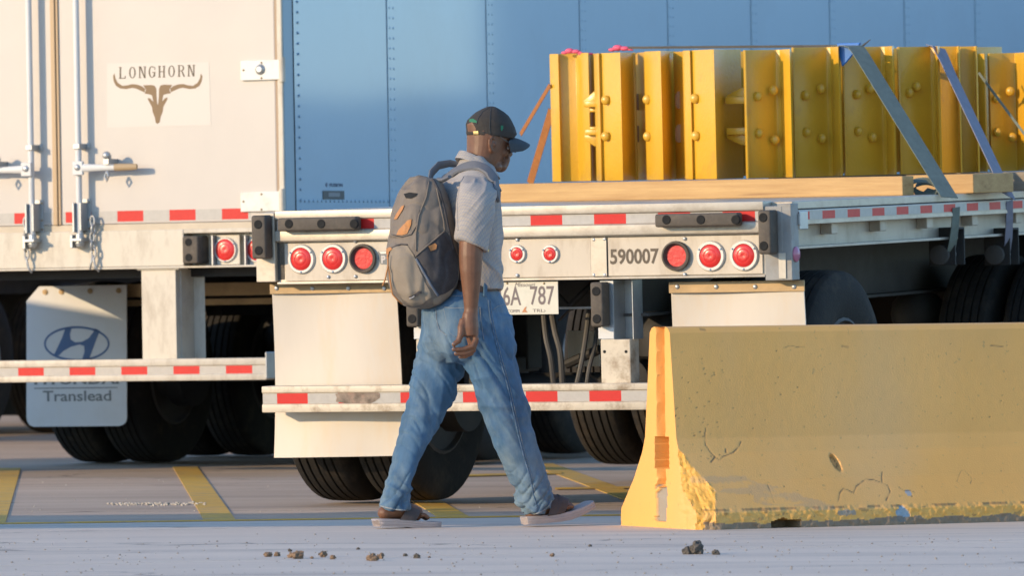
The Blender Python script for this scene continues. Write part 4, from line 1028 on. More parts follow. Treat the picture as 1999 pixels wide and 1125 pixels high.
def section(pts, h, label, bolts=(), lugs=(), extra=None, t=.009, z0=None, top=None):
    """pts: plan outline as (pixel column, depth on the deck). A bent steel plate standing on edge."""
    z0 = Z0 if z0 is None else z0
    P = [Vector((FF.x(px, v, 250), v, 0)) for px, v in pts]
    c = P[len(P) // 2]
    root = empty('steel_section', FF.m @ Matrix.Translation((c.x, c.y, z0)), label, 'steel section', 'yellow steel sections standing on the flatbed')
    if top is not None: h = FF.hit(*top).z - z0
    mb = MB(); n = len(P); off = []
    for i in range(n):
        a = (P[i] - P[i - 1]).normalized() if i else None; b_ = (P[i + 1] - P[i]).normalized() if i < n - 1 else None
        nn = Vector((0, 0, 0))
        for d in (a, b_):
            if d is not None: nn += Vector((-d.y, d.x, 0))
        nn.normalize(); k = 1 / max(.4, nn.dot(Vector((-(a or b_).y, (a or b_).x, 0)))); off.append(nn * t * k)
    for i in range(n): 
        pass
    F_ = [(p - c) for p in P]; B_ = [(p - c + o) for p, o in zip(P, off)]
    ring = F_ + B_[::-1]; m_ = len(ring)
    vs = [(v.x, v.y, 0) for v in ring] + [(v.x, v.y, h) for v in ring]
    fs = [(i, (i + 1) % m_, (i + 1) % m_ + m_, i + m_) for i in range(m_)]
    for i in range(n - 1):
        a, b2, c2, d2 = i, i + 1, m_ - 2 - i, m_ - 1 - i
        fs += [(a, b2, c2, d2), (a + m_, d2 + m_, c2 + m_, b2 + m_)]
    mb.add(vs, fs); mb.build('bent_plate', m_ysteel, root, bevel=.0035, smooth='auto')
    for px, py, v in bolts:
        q = FF.hit(px, py, v); o = bpy.data.objects.new('bolt', bolt_me); scene.collection.objects.link(o); o.parent = root
        o.location = (q.x - c.x, v - .006 - c.y, q.z - z0)
    for L_ in lugs:
        px0, px1, y0, y1, v, dep, shape = L_
        a, b2, c2, d2 = P2(FF, px0, y0, px1, y1, v)
        a -= c.x; b2 -= c.x; c2 -= z0; d2 -= z0; vv = v - c.y; mb = MB(); e = (b2 - a)
        if shape == 'up': pl_ = [(a, c2), (b2, c2), (b2, d2), (a + e * .75, d2), (a, c2 + (d2 - c2) * .42)]
        elif shape == 'dn': pl_ = [(a, d2), (a, c2 + (d2 - c2) * .58), (a + e * .75, c2), (b2, c2), (b2, d2)]
        elif shape == 'hole': pl_ = [(a, c2 + .012), (a + .012, c2), (b2, c2), (b2, d2), (a + .012, d2), (a, d2 - .02)]
        else: pl_ = [(a, c2), (b2, c2), (b2, d2), (a, d2)]
        mb.extr([(x, vv, z) for x, z in pl_], (0, dep, 0))
        mb.build('lug' if shape != 'hole' else 'slot', m_ysteel if shape != 'hole' else m_brown, root, bevel=.006 if shape != 'hole' else .002, smooth='auto')
    return root
section([(1075.5, 2.95), (1093, 2.90), (1096, 2.935), (1128, 2.955), (1132, 2.91), (1151, 2.86)], 0, 'leftmost yellow steel section, a narrow channel with a plain face', [], top=(1110, 104, 2.95))
section([(1146, 2.98), (1162, 2.90)], 0, 'dark connector plate between the two leftmost yellow sections', [], [(1138, 1166, 178, 208, 2.74, .05, 'up'), (1141, 1166, 196, 209, 2.71, .05, ''), (1150, 1166, 211, 219, 2.75, .04, ''), (1150, 1166, 247, 254, 2.75, .04, ''), (1141, 1166, 252, 264, 2.71, .05, ''), (1140, 1166, 262, 286, 2.74, .05, 'dn')], top=(1155, 104, 2.9), t=.02)
section([(1162, 2.72), (1172, 2.64), (1176, 2.66), (1214, 2.58), (1239, 2.80), (1243, 2.80)], 0, 'second yellow section with a broad glittering face and two bolt heads', [(1183, 195, 2.63), (1183, 266, 2.63)], top=(1200, 102, 2.6))
section([(1243, 2.86), (1259, 2.78), (1262, 2.56), (1286, 2.49), (1293, 2.47), (1317, 2.70), (1322, 2.72)], 0, 'narrow pale gleaming yellow section with two bolt heads on its left edge', [(1264, 194, 2.55), (1265, 266, 2.55)], [(1239, 1247, 183, 215, 2.83, .004, 'hole'), (1239, 1247, 245, 277, 2.83, .004, 'hole')], top=(1280, 99, 2.5))
section([(1317, 2.66), (1336, 2.56), (1337, 2.34), (1350, 2.31), (1353, 2.33), (1391, 2.22), (1397, 2.20), (1418, 2.40), (1450, 2.50)], 0, 'bright flat yellow section at the corner where the row turns into shade', [(1357, 192, 2.30), (1359, 265, 2.30)], [(1318, 1336, 178, 212, 2.60, .004, 'hole'), (1318, 1336, 243, 278, 2.60, .004, 'hole'), (1417, 1457, 171, 196, 2.36, .05, 'up'), (1415, 1461, 188, 203, 2.33, .04, ''), (1417, 1461, 249, 263, 2.33, .04, ''), (1418, 1457, 260, 284, 2.36, .05, 'dn')], top=(1365, 97, 2.3))
# receding row; its line runs along the sunlight so only the flanges catch it
def rowv(px): return 2.26 + (px - 1460) * .00222
specs = [
    (1458, 1526, 1545, 'shaded yellow section right of the corner one with a brightly lit right flange', [(1480, 188), (1511, 176), (1482, 260), (1514, 273)], 96),
    (1552, 1625, 1640, 'shaded yellow section with four bolt heads, left of the grey strap', [(1573, 186), (1604, 173), (1575, 258), (1606, 270)], 91),
    (1650, 1731, 1745, 'shaded yellow section crossed by the top of the grey strap', [(1674, 184), (1700, 173), (1676, 256), (1705, 268)], 90),
    (1758, 1828, 1834, 'shaded yellow section to the right of the grey strap with two small bolt heads', [(1776, 181), (1791, 169)], 90)]
for a, b_, e, lab, bl, ty in specs:
    va, vb = rowv(a), rowv(b_)
    section([(a + 2, va - .035), (a, va + .0), (a + 10, va + .020), (b_ - 14, vb - .0), (b_ - 8, vb + .012), (b_, vb + .01), (e, vb - .105), (e + 4, vb - .05)], 0, lab, [(x, y, rowv(x) - .002) for x, y in bl], top=((a + e) / 2, ty, va))
for a, e, lab in ((1838, 1874, 'narrow dark yellow section behind the blue strap'), (1878, 1908, 'last narrow section of the near row beside the dark gap')):
    va, vb = rowv(a), rowv(e)
    section([(a, va + .06), (e - 3, vb + .04), (e, vb - .05), (e + 3, vb - .045)], 0, lab, [], top=(a, 90, va))
section([(1905, 3.55), (1924, 3.50)], 0, 'shaded yellow web plate in the gap before the rear bundle', [], top=(1914, 104, 3.5))
section([(1930, 3.60), (1934, 3.55), (1960, 3.62), (1984, 3.66), (1988, 3.64), (2010, 3.50), (2030, 3.6)], 0, 'yellow section of the rear bundle at the right edge', [(1947, 192, 3.56), (1973, 178, 3.6), (1948, 258, 3.56), (1977, 268, 3.6)], top=(1960, 103, 3.6))
mb = MB(); p, q = wpt(1700, 250, 3.3), wpt(1990, 250, 3.9)
# back wall of the stack: plain plates behind, so that no sky-blue shows through the gaps
section([(1085, 3.15), (1240, 2.98), (1400, 2.75)], 0, 'rear yellow plate closing the left half of the stack', [], z0=Z0 + .01, top=(1240, 108, 3.0))
section([(1440, 2.62), (1640, 2.95), (1740, 3.10), (1840, 3.30), (1960, 3.75)], 0, 'rear yellow plate closing the right half of the stack', [], z0=Z0 + .01, top=(1640, 96, 3.0))

# straps
def strap(name, pts, wid, label, m, group=None, th=.0035, up_=None, fr=FF):
    """pts (px, py, v) on the flatbed's axes; ribbon whose width lies across the picture."""
    P = [fr.hit(*p) for p in pts]
    mb = MB(); vs = []; n = len(P)
    for i, p in enumerate(P):
        t = (P[min(i + 1, n - 1)] - P[max(i - 1, 0)]).normalized()
        s_ = (t.cross(Vector((0, 1, 0))) if up_ is None else (Vector(up_) - t * Vector(up_).dot(t))).normalized() * wid / 2
        nn = t.cross(s_).normalized() * th
        vs += [p - s_, p + s_, p + s_ + nn, p - s_ + nn]
    fs = [(0, 1, 2, 3), (4 * n - 4, 4 * n - 1, 4 * n - 2, 4 * n - 3)]
    for i in range(n - 1):
        for k in range(4): fs.append((4 * i + k, 4 * i + (k + 1) % 4, 4 * i + 4 + (k + 1) % 4, 4 * i + 4 + k))
    mb.add(vs, fs); o = mb.build(name, m, None); o.matrix_world = fr.m
    return tag(o, label, 'strap', group or 'ratchet straps holding the load')
def lerp(a, b, n): return [tuple(a[k] + (b[k] - a[k]) * i / n for k in range(3)) for i in range(n + 1)]
strap('load_strap', lerp((1074, 166, 2.93), (1017, 262, 3.6), 6), .020, 'upper orange brown strap slanting from the left end of the stack', m_stro)
strap('load_strap', lerp((1077, 215, 2.96), (1035, 358, 3.3), 6), .038, 'lower orange brown strap slanting down to the deck left of the stack', m_stro)
gs = strap('load_strap', [(1640, 90, 2.78), (1664, 89.5, 2.47), (1672, 94, 2.45)] + lerp((1680, 105, 2.42), (1853, 386, 1.92), 8), .095, 'broad grey webbing strap running down across the yellow steel', m_strg, up_=(.50, .86, 0))
strap('load_strap', [(1826, 92, 3.1)] + lerp((1834, 98, 3.04), (1969, 384, 2.55), 8), .10, 'bluish webbing strap running down beside the last yellow sections', m_strb, up_=(.05, 1, 0))
strap('load_strap', lerp((1911, 142, 3.4), (2010, 275, 3.2), 4), .012, 'thin dark strap over the rear bundle at the right edge', m_strg)
strap('load_strap', lerp((1205, 93, 2.8), (1642, 89.5, 2.75), 6), .012, 'thin dark strap lying along the top of the yellow steel', m_under, up_=(0, 0, 1))
tg = FF.hit(1853, 388, xR, 0)
strap('load_strap', [(1866, 405, FF.hit(1866, 405, xR + .012, 0).y), (1864, 440, FF.hit(1864, 440, xR - .0, 0).y), (1860, 470, FF.hit(1860, 470, xR - .02, 0).y), (1855, 495, FF.hit(1855, 495, xR - .05, 0).y), (1850, 512, FF.hit(1850, 512, xR - .08, 0).y)], .055, 'grey strap tail hanging below the side rail to its winch', m_strg, up_=(.3, 1, 0))
strap('load_strap', [(1970, 392, FF.hit(1970, 392, xR + .012, 0).y), (1970, 430, FF.hit(1970, 430, xR, 0).y), (1968, 470, FF.hit(1968, 470, xR - .03, 0).y), (1962, 508, FF.hit(1962, 508, xR - .08, 0).y)], .05, 'bluish strap tail hanging below the side rail at the right edge', m_strb, up_=(.3, 1, 0))
# curled loose end lying on the deck
P = []
for k in range(34):
    a_ = R(200 - k * 21); r_ = .075 - .0012 * k
    P.append((1800 + 30 * (r_ / .075) * math.cos(a_) + k * .5, 367 - 16 * (r_ / .075) * math.sin(a_), 1.98 + .002 * k))
P.append((1846, 384, 2.0))
strap('strap_coil', P, .035, 'loose curled end of a grey strap lying on the deck beside the timber block', m_strg, up_=(0, .8, .6), th=.005)
# winches
for px, py in ((1835, 497), (1942, 497)):
    q = FF.hit(px, py, xR - .12, 0)
    w = empty('strap_winch', FF.m @ Matrix.Translation((q.x, q.y, q.z)), 'dark strap winch below the side rail, %s' % ('holding the grey strap' if px < 1900 else 'holding the bluish strap at the right edge'), 'winch', 'winches below the side rail')
    mb = MB(); mb.box(-.03, .10, -.065, -.055, -.05, .12); mb.box(-.03, .10, .055, .065, -.05, .12); mb.box(-.03, .10, -.065, .065, .115, .125); mb.build('winch_frame', m_dark, w, bevel=.003)
    mb = MB(); mb.cyl((.03, -.052, 0), (.03, .052, 0), .032, 16); mb.build('winch_drum', m_galv, w, smooth='auto')
    mb = MB(); mb.lathe([(-.10, .0001), (-.10, .028), (-.095, .046), (-.07, .046), (-.07, .0001)], (.03, 0, 0), 'y', 20); mb.build('ratchet_cap', m_under, w, smooth='auto')
# corner protector and ribbons
def blob(name, px, py, v, r, sc, label, cat, m, fr=FF, group=None):
    q = fr.hit(px, py, v); mb = MB(); rr = random.Random(px); mb.ball((0, 0, 0), r, 9, 6, sc)
    mb.v = [tuple(c_ * (1 + .35 * (rr.random() - .5)) for c_ in v_) for v_ in mb.v]
    o = mb.build(name, m, None, smooth=False); o.matrix_world = fr.m @ Matrix.Translation(q); return tag(o, label, cat, group)
mb = MB(); q = FF.hit(1645, 88, 2.55); mb.extr([(-.03, 0, .01), (.09, 0, .01), (.06, 0, -.03), (.015, 0, -.08), (-.008, 0, -.10)], (0, .02, 0)); o = mb.build('corner_protector', m_bluep, None, bevel=.003); o.matrix_world = FF.m @ Matrix.Translation(q)
tag(o, 'blue plastic corner protector under the top of the grey strap', 'protector')
for px, py, v, w_, h_, lab in ((1112, 99, 2.9, .045, .018, 'small pink ribbon knot above the leftmost yellow section'), (1206, 93, 2.8, .05, .022, 'larger pink ribbon bow on top of the second yellow section')):
    q = FF.hit(px, py, v); mb = MB()
    mb.ball((0, 0, 0), w_ * .55, 10, 7, (1, .7, .55)); mb.ball((w_ * .7, 0, -.004), w_ * .5, 10, 7, (1.1, .6, .45)); mb.ball((-w_ * .6, 0, -.008), w_ * .35, 10, 7, (1.2, .6, .5)); mb.tube([(w_, 0, -.006), (w_ * 1.6, 0, -.014)], [.008, .003], 6)
    if px < 1150: mb.tube([(w_, 0, -.014), (w_ * 2.6, .01, -.018)], .006, 6)
    o = mb.build('ribbon', m_pink, None, smooth=True); o.matrix_world = FF.m @ Matrix.Translation(q); tag(o, lab, 'ribbon', 'pink ribbons on the load')
mb = MB(); mb.tube([(0, 0, -.01), (.03, 0, .012), (.055, 0, .03)], [.006, .004, .002], 6); o = mb.build('strap_end', m_under, None); o.matrix_world = FF.m @ Matrix.Translation(FF.hit(1678, 90, 2.5)); tag(o, 'short frayed strap end sticking up above the grey strap', 'strap')

# ------------------------------------------------------------------ clods and stones
m_clod = mat('dry_mud', (.27, .17, .10), .95, vscale=60, col2=(.12, .085, .06), bump=.004, bscale=120)
m_clodd = mat('dark_mud', (.10, .085, .07), .95, var=.3, vscale=40, bump=.004, bscale=120)
clods = [(523, 1087, 9, 'flat crumbled clod at the left end of the clod row'), (541, 1086, 7, 'small clod second from the left of the row'), (569, 1089, 9, 'brown clod leaning on the largest clod of the row'), (580, 1091, 14, 'largest brown clod of the left group, topped by a smaller crumb'), (566, 1077, 5, 'dark crumb behind the largest brown clod'), (626, 1084, 5, 'little dark crumb in front of the middle pair'),
         (632, 1088, 9, 'left clod of the middle pair'), (650, 1092, 7, 'right rounder clod of the middle pair'), (699, 1073, 4, 'lone dark crumb behind the clod row'), (727, 1095, 12, 'brown clod with a joined neighbour right of the middle'), (743, 1091, 9, 'smaller clod touching the brown clod right of the middle'),
         (791, 1086, 5, 'small dark crumb left of the last clod'), (814, 1090, 8, 'last dark clod at the right end of the row'), (838, 1089, 3, 'tiny crumb past the right end of the clod row'), (609, 1091, 4, 'flat crumb between the left group and the middle pair'), (1078, 1087, 6, 'lone light brown clod on the joint below the front foot'), (1152, 1067, 4, 'lone dark pebble near the barrier corner'),
         (1341, 1082, 12, 'light brown mud stuck to the left of the dark stone'), (1397, 1083, 9, 'small rounded dark stone right of the big one')]
def clod(px, py, r, label, m, sc=(1, .8, .72), name='mud_clod', cat='clod', group='mud clods scattered on the concrete', facets=0):
    q = on_ground(px, py + 1); s_ = .88 * r / (FPX / q.y); mb = MB(); mb.ball((0, 0, 0), s_, 14, 10, sc); rr = random.Random(px * 3)
    o_ = rr.random() * 50; V_ = []
    for v_ in mb.v:
        w = Vector(v_) / s_; k = 1 + .55 * noise.noise(w * 1.5 + Vector((o_, 0, 0))) + .40 * noise.noise(w * 3.2 + Vector((0, o_, 0)))
        V_.append(tuple(w * s_ * k))
    mb.v = V_; zm = min(v_[2] for v_ in V_); mb.v = [(a, b_, max(c_, zm * .75)) for a, b_, c_ in V_]
    o = mb.build(name, m, None, smooth=False); o.location = (q.x, q.y, -zm * .75 - .001); return tag(o, label, cat, group)
for px, py, r, lab in clods:
    clod(px, py, r, lab, m_clodd if 'dark' in lab else m_clod)
q = clod(1360, 1082, 17, 'largest dark grey angular stone standing on the pavement joint', m_clodd, (.9, .8, .95), 'stone', 'stone', None, 1)
# fine grit, too many pieces to count
mb = MB(); rr = random.Random(11)
for k in range(380):
    px, py = rr.uniform(-20, 2020), 1042 + 83 * rr.random() ** .8
    q = on_ground(px, py); s_ = rr.choice([.002, .003, .003, .0045]); mb.ball((q.x, q.y, s_ * .5), s_, 5, 3, (1.2, 1, .7))
o = mb.build('grit', mat('grit_grey', (.30, .26, .22), .9, var=.5, vscale=3), None, fix=False); tag(o, kind='stuff')
mb = MB()
for k in range(150):
    px, py = 210 + 190 * rr.random(), 986 + rr.gauss(0, 1.3)
    q = on_ground(px, py); s_ = rr.uniform(.003, .008); mb.ball((q.x, q.y, s_ * .5), s_, 5, 3, (1.3, 1, .8))
for k in range(60):
    q = on_ground(rr.uniform(0, 1200), rr.uniform(905, 1003)); s_ = rr.uniform(.0015, .0035); mb.ball((q.x, q.y, s_ * .5), s_, 5, 3, (1.3, 1, .8))
o = mb.build('joint_crumbs', mat('pale_crumbs', (.50, .44, .36), .9, var=.5, vscale=3), None, fix=False); tag(o, kind='stuff')
# ------------------------------------------------------------------ person
m_skin = mat('dark_skin', (.150, .068, .036), .48, var=.18, vscale=25, bump=.0006, bscale=220, spec=.4)
m_shirt = mat('grey_check_shirt', (.33, .295, .26), .85, var=.14, vscale=9, bump=.0010, bscale=260)
def add_check(m, scale, k=.72):
    nt = m.node_tree; N = nt.nodes; L = nt.links; b = N['Principled BSDF']; src = b.inputs['Base Color'].links[0].from_socket
    tc = N.new('ShaderNodeTexCoord'); mp = N.new('ShaderNodeMapping'); mp.inputs['Rotation'].default_value = (R(45), R(40), 0); L.new(tc.outputs['Object'], mp.inputs['Vector'])
    prev = src
    for ax in ('X', 'Z'):
        w = N.new('ShaderNodeTexWave'); w.bands_direction = ax; w.inputs['Scale'].default_value = scale; w.inputs['Distortion'].default_value = 1.2; w.inputs['Detail'].default_value = 1
        L.new(mp.outputs[0], w.inputs['Vector']); r = N.new('ShaderNodeMapRange'); r.inputs['From Min'].default_value = .72; r.inputs['From Max'].default_value = .95
        r.inputs['To Max'].default_value = 1 - k; L.new(w.outputs['Fac'], r.inputs['Value'])
        x = N.new('ShaderNodeMix'); x.data_type = 'RGBA'; L.new(r.outputs[0], x.inputs['Factor']); L.new(prev, x.inputs['A']); x.inputs['B'].default_value = (.12, .17, .27, 1); prev = x.outputs['Result']
    L.new(prev, b.inputs['Base Color'])
add_check(m_shirt, 30, .70)
m_denim = mat('faded_denim', (.045, .108, .190), .8, var=.30, vscale=6, dirt=(.22, .28, .30), dscale=3.5, damt=.6, stretch=(1.6, 1.6, .7), dlo=.45, dhi=.7, bump=.0008, bscale=240)
m_denimd = mat('dark_denim_seam', (.06, .11, .18), .8, var=.3, vscale=60, dirt=(.25, .32, .40), dscale=50, damt=.7)
m_thread = mat('pale_stitching', (.20, .22, .24), .8, var=.4, vscale=120)
m_pack = mat('grey_pack_fabric', (.165, .135, .108), .75, var=.10, vscale=14, bump=.0010, bscale=260)
m_packd = mat('dark_mesh_fabric', (.045, .042, .045), .8, var=.25, vscale=30, bump=.001, bscale=300)
m_packl = mat('light_pack_fabric', (.225, .185, .14), .75, var=.08, vscale=12, bump=.0010, bscale=260)
m_leath = mat('tan_leather', (.42, .18, .055), .6, var=.12, vscale=30)
m_cap = mat('faded_black_cap', (.032, .027, .023), .85, var=.2, vscale=16, bump=.0008, bscale=300)
m_capd = mat('cap_brim', (.03, .035, .04), .7, var=.2, vscale=20)
m_green = mat('green_embroidery', (.02, .15, .08), .8)
m_brass = mat('brass_buckle', (.62, .47, .20), .35, .7)
m_belt = mat('brown_belt', (.05, .03, .022), .55)
m_sole = mat('sandal_sole', (.34, .29, .28), .7, var=.08, vscale=20)
m_strap = mat('sandal_strap', (.06, .045, .042), .7, var=.2, vscale=25)
m_metal = mat('thin_metal', (.12, .11, .10), .3, .8)
m_lens = mat('spectacle_lens', (.55, .50, .42), .12, 0, coat=1)
m_nail = mat('finger_nail', (.34, .20, .15), .35)

BETA = R(24.0)
MF = Frame(Vector((-.215, 28.40, 0)), BETA)
cb, sb = math.cos(BETA), math.sin(BETA)
person = empty('person', MF.m, 'man in a black cap, grey checked shirt, blue jeans and sandals walking to the right', 'person')
def mh(px, py, y=0.0): return MF.hit(px, py, y)
SC = FPX / 28.4
def ring(py, xl_, xr_, y, b, n=28, p=2.0, egg=0.0, dz=0.0, b2=None):
    """Horizontal slice whose outline in the picture runs xl_..xr_; b = half width across the body."""
    c = mh((xl_ + xr_) / 2, py, y); hw = (xr_ - xl_) / 2 / SC
    a = math.sqrt(max(1e-6, hw * hw - (b * sb) ** 2)) / cb if hw > b * sb * 1.03 else hw * .45
    out = []
    for k in range(n):
        t = 2 * math.pi * k / n; ct, st = math.cos(t), math.sin(t)
        u = a * math.copysign(abs(ct) ** (2 / p), ct); w = b * math.copysign(abs(st) ** (2 / p), st) * (1 - egg * ct)
        out.append(Vector((c.x + u, c.y + w, c.z + dz * ct)))
    return out
def limb(mb, pts, n=16):
    """pts: (px, py, y, radius)"""
    mb.tube([mh(p[0], p[1], p[2]) for p in pts], [p[3] for p in pts], n)

# --- one continuous body: head, neck, trunk, arms, hands, legs, feet
bd = MB()
head = [(345, 906, 956, .062), (332, 908, 966, .062), (325, 909, 972, .064), (318, 910, 978, .068), (310, 911, 983, .070), (302, 911, 987, .072), (294, 911.5, 990, .075), (286, 912, 992, .077), (278, 912, 994, .078), (270, 912, 996, .079), (262, 912, 998, .080), (252, 912.5, 998, .080), (242, 914, 995, .079), (232, 919, 988, .075), (224, 926, 981, .067), (217, 936, 973, .052), (212, 946, 966, .03)]
bd.loft([ring(py, a, b, 0, w, egg=.18 if py < 325 else .1) for py, a, b, w in head[::-1]])
def ball(px, py, y, r, sc=(1, 1, 1)): bd.ball(mh(px, py, y), r, 14, 10, sc)
# jaw, chin, mouth, nose, brow, ears
for px, py, y, r, sc in [(977, 326, 0, .028, (1, 1.2, .8)), (984, 320, 0, .020, (1, 1.3, .9)), (968, 326, .03, .026, (1, 1, .8)), (968, 326, -.03, .026, (1, 1, .8)),
                         (989, 313.5, 0, .0115, (1, 1.9, .8)), (990.5, 308.5, 0, .011, (1, 1.9, .7)), (987, 312, 0, .018, (1, 1.5, 1)),
                         (995.5, 300.5, 0, .0125, (1.1, 1.15, .9)), (992, 301, .012, .010, (1, 1, .8)), (992, 301, -.012, .010, (1, 1, .8)), (992, 294, 0, .012, (.9, .8, 1.5)), (990, 286, 0, .012, (.9, .8, 1.6)),
                         (993, 279, 0, .020, (.8, 2.0, .7)), (984, 297, .038, .020, (1, 1, 1)), (984, 297, -.038, .020, (1, 1, 1)), (982, 288, -.042, .011, (1, .8, .9)), (982, 288, .042, .011, (1, .8, .9))]:
    ball(px, py, y, r, sc)
for sy in (-1, 1):
    e = mh(962, 281, sy * .078)
    mbp = [(e.x + .004, e.y, e.z + .022), (e.x - .010, e.y + sy * .012, e.z + .028), (e.x - .022, e.y + sy * .017, e.z + .016), (e.x - .021, e.y + sy * .015, e.z - .006), (e.x - .010, e.y + sy * .008, e.z - .026), (e.x + .0, e.y, e.z - .032)]
    bd.tube(mbp, [.005, .0062, .0068, .0065, .007, .006], 8)
    bd.ball((e.x - .006, e.y, e.z - .002), .014, 10, 8, (.8, .5, 1.5))
    bd.ball((e.x + .008, e.y + sy * .004, e.z - .003), .006, 8, 6, (1, .8, 1.2))
# trunk and neck base
bd.loft([ring(py, a, b, 0, w) for py, a, b, w in [(590, 850, 960, .13), (560, 868, 965, .14), (500, 872, 968, .14), (430, 864, 966, .155), (380, 872, 955, .145), (350, 888, 952, .10), (335, 899, 954, .075), (322, 903, 960, .064)]])
limb(bd, [(925, 356, 0, .045), (928, 374, -.13, .045), (927, 392, -.18, .045)])
limb(bd, [(925, 356, 0, .045), (930, 374, .13, .045), (932, 392, .18, .045)])
# right (near) arm
limb(bd, [(927, 385, -.18, .045), (924, 410, -.215, .050), (921, 450, -.225, .048), (920, 478, -.23, .050), (919, 500, -.232, .049), (919, 530, -.232, .045), (919.5, 555, -.23, .039), (919.5, 580, -.228, .033), (919.5, 602, -.226, .028), (919, 616, -.226, .029)], 18)
# left (far) arm, hanging behind the body
limb(bd, [(932, 385, .18, .045), (938, 430, .21, .046), (936, 480, .215, .044), (930, 520, .215, .040), (925, 560, .205, .033), (920, 596, .20, .026), (918, 612, .20, .028)], 16)
# legs
for L_ in ([(885, 600, .085, .085), (862, 690, .09, .080), (838, 790, .09, .062), (808, 860, .09, .048), (783, 930, .09, .038), (772, 985, .09, .034), (765, 1003, .09, .035)],
           [(915, 600, -.085, .085), (955, 690, -.09, .080), (990, 790, -.09, .062), (1006, 860, -.09, .048), (1031, 930, -.09, .038), (1052, 985, -.09, .036), (1052, 1000, -.09, .034)]):
    limb(bd, L_)
bd.loft([ring(640, 850, 960, 0, .14), ring(610, 845, 962, 0, .15), ring(575, 852, 962, 0, .145), ring(550, 868, 962, 0, .13)])
# feet
def foot(mb, heel, ankle, ball_, toe, y, fl):
    limb(mb, [(heel[0], heel[1], y, .030), (ankle[0] - 4, (heel[1] + ankle[1]) / 2 + 2, y, .038), (ball_[0] - 20, ball_[1] - 5, y, .036), (ball_[0], ball_[1], y, .027)])
    hp, bp = mh(*heel, y), mh(*ball_, y); mb.ball(hp, .033, 12, 8, (1, .95, .9))
    for k, (dy, r_, ln) in enumerate(((-.030, .0085, .030), (-.017, .0095, .038), (-.002, .010, .044), (.013, .0105, .048), (.030, .0135, .052))):
        tp = mh(*toe, y); d = (tp - bp).normalized()
        b0 = bp + Vector((0, dy, -.004)) - d * .01
        mb.tube([b0, b0 + d * ln * .6 + Vector((0, dy * .12, .004)), b0 + d * ln + Vector((0, dy * .15, -.003))], [r_ * 1.25, r_, r_ * .85], 10)
        mb.ball(b0 + d * ln + Vector((0, dy * .15, -.003)), r_ * .9, 8, 6)
foot(bd, (752, 1002), (775, 985), (820, 1005), (850, 1012), .09, 0)
foot(bd, (1040, 1004), (1056, 985), (1102, 990), (1128, 981), -.09, 0)
# hands: palm plus five separate bent fingers each
def hand(mb, wr, base, fingers, thumb, y):
    limb(mb, [(wr[0], wr[1], y, .024), (base[0] - 1, (wr[1] + base[1]) / 2, y, .030), (base[0], base[1], y, .030)])
    for f in fingers + [thumb]:
        P = [mh(q[0], q[1], q[2]) for q in f[0]]; mb.tube(P, f[1], 10); mb.ball(P[-1], f[1][-1] * .98, 10, 6); mb.ball(P[1], f[1][1] * 1.08, 10, 6)
        for q, r_ in zip(P[1:-1], f[1][1:-1]): mb.ball(q, r_ * 1.06, 10, 6)
yR = -.225
pal = [(918, 612, yR, .030), (917, 625, yR, .034), (917, 640, yR, .036), (918, 656, yR, .034)]
limb(bd, pal); limb(bd, [(912, 620, yR + .02, .022), (910, 640, yR + .022, .024), (914, 656, yR + .02, .024)])
RH = [([(922, 650, yR - .012), (929, 662, yR - .018), (922, 676, yR - .022), (905, 682, yR - .012), (885.5, 683, yR - .004)], [.015, .0125, .0115, .0100, .0085]),
      ([(920, 654, yR + .004), (928, 668, yR - .008), (924, 684, yR - .012), (908, 690.5, yR - .006), (890, 691.5, yR + .004)], [.015, .0125, .0115, .0100, .0085]),
      ([(918, 656, yR + .018), (924, 674, yR + .010), (920, 690, yR + .004), (908, 696.5, yR + .004), (898, 697.5, yR + .010)], [.014, .0115, .0105, .0092, .0078]),
      ([(914, 654, yR + .030), (918, 672, yR + .032), (916, 686, yR + .028), (909, 692, yR + .026), (903, 693, yR + .028)], [.012, .010, .009, .008, .007])]
TH = ([(905, 624, yR + .0), (901, 640, yR - .006), (899, 655, yR - .012), (895, 666, yR - .012), (886, 673, yR - .010)], [.017, .0165, .0135, .0120, .0095])
hand(bd, (919, 606), (917, 640), RH, TH, yR)
yL = .20
limb(bd, [(918, 612, yL, .026), (918, 640, yL, .034), (920, 652, yL, .030)])
hand(bd, (918, 606), (918, 640), [([(920 - k * 2, 650, yL - .03 + .02 * k), (922 - k * 2, 668, yL - .03 + .02 * k), (917 - k * 2, 684, yL - .028 + .019 * k), (908 - k * 2, 692, yL - .026 + .018 * k)], [.013, .0115, .010, .008]) for k in range(4)], ([(928, 626, yL - .01), (934, 642, yL - .02), (933, 656, yL - .024), (930, 664, yL - .024)], [.015, .014, .012, .0095]), yL)
body_me = voxel(bd, .0036, 2)
bm = bmesh.new(); bm.from_mesh(body_me); zn_, xe_ = mh(960, 336).z, mh(966, 300).x
sel = [v for v in bm.verts if v.co.z > zn_ and v.co.x > xe_]
for _ in range(9): bmesh.ops.smooth_vert(bm, verts=sel, factor=.5, use_axis_x=True, use_axis_y=True, use_axis_z=True)
bm.to_mesh(body_me); bm.free()
body = link('body', body_me, m_skin, person, True)
body['label'] = 'dark brown skin of head, arms, hands and feet'
def bvh(o_):
    me = o_.data; return BVHTree.FromPolygons([v.co for v in me.vertices], [tuple(p.vertices) for p in me.polygons])
def drop(tree, px, py, fr=MF, far=None):
    """Where the sight line through a pixel meets a surface (in the person's axes)."""
    d = (fr.i.to_3x3() @ ray(px, py)).normalized(); h = tree.ray_cast(fr.o, d)
    return (h[0], h[1], d) if h[0] is not None else (None, None, d)
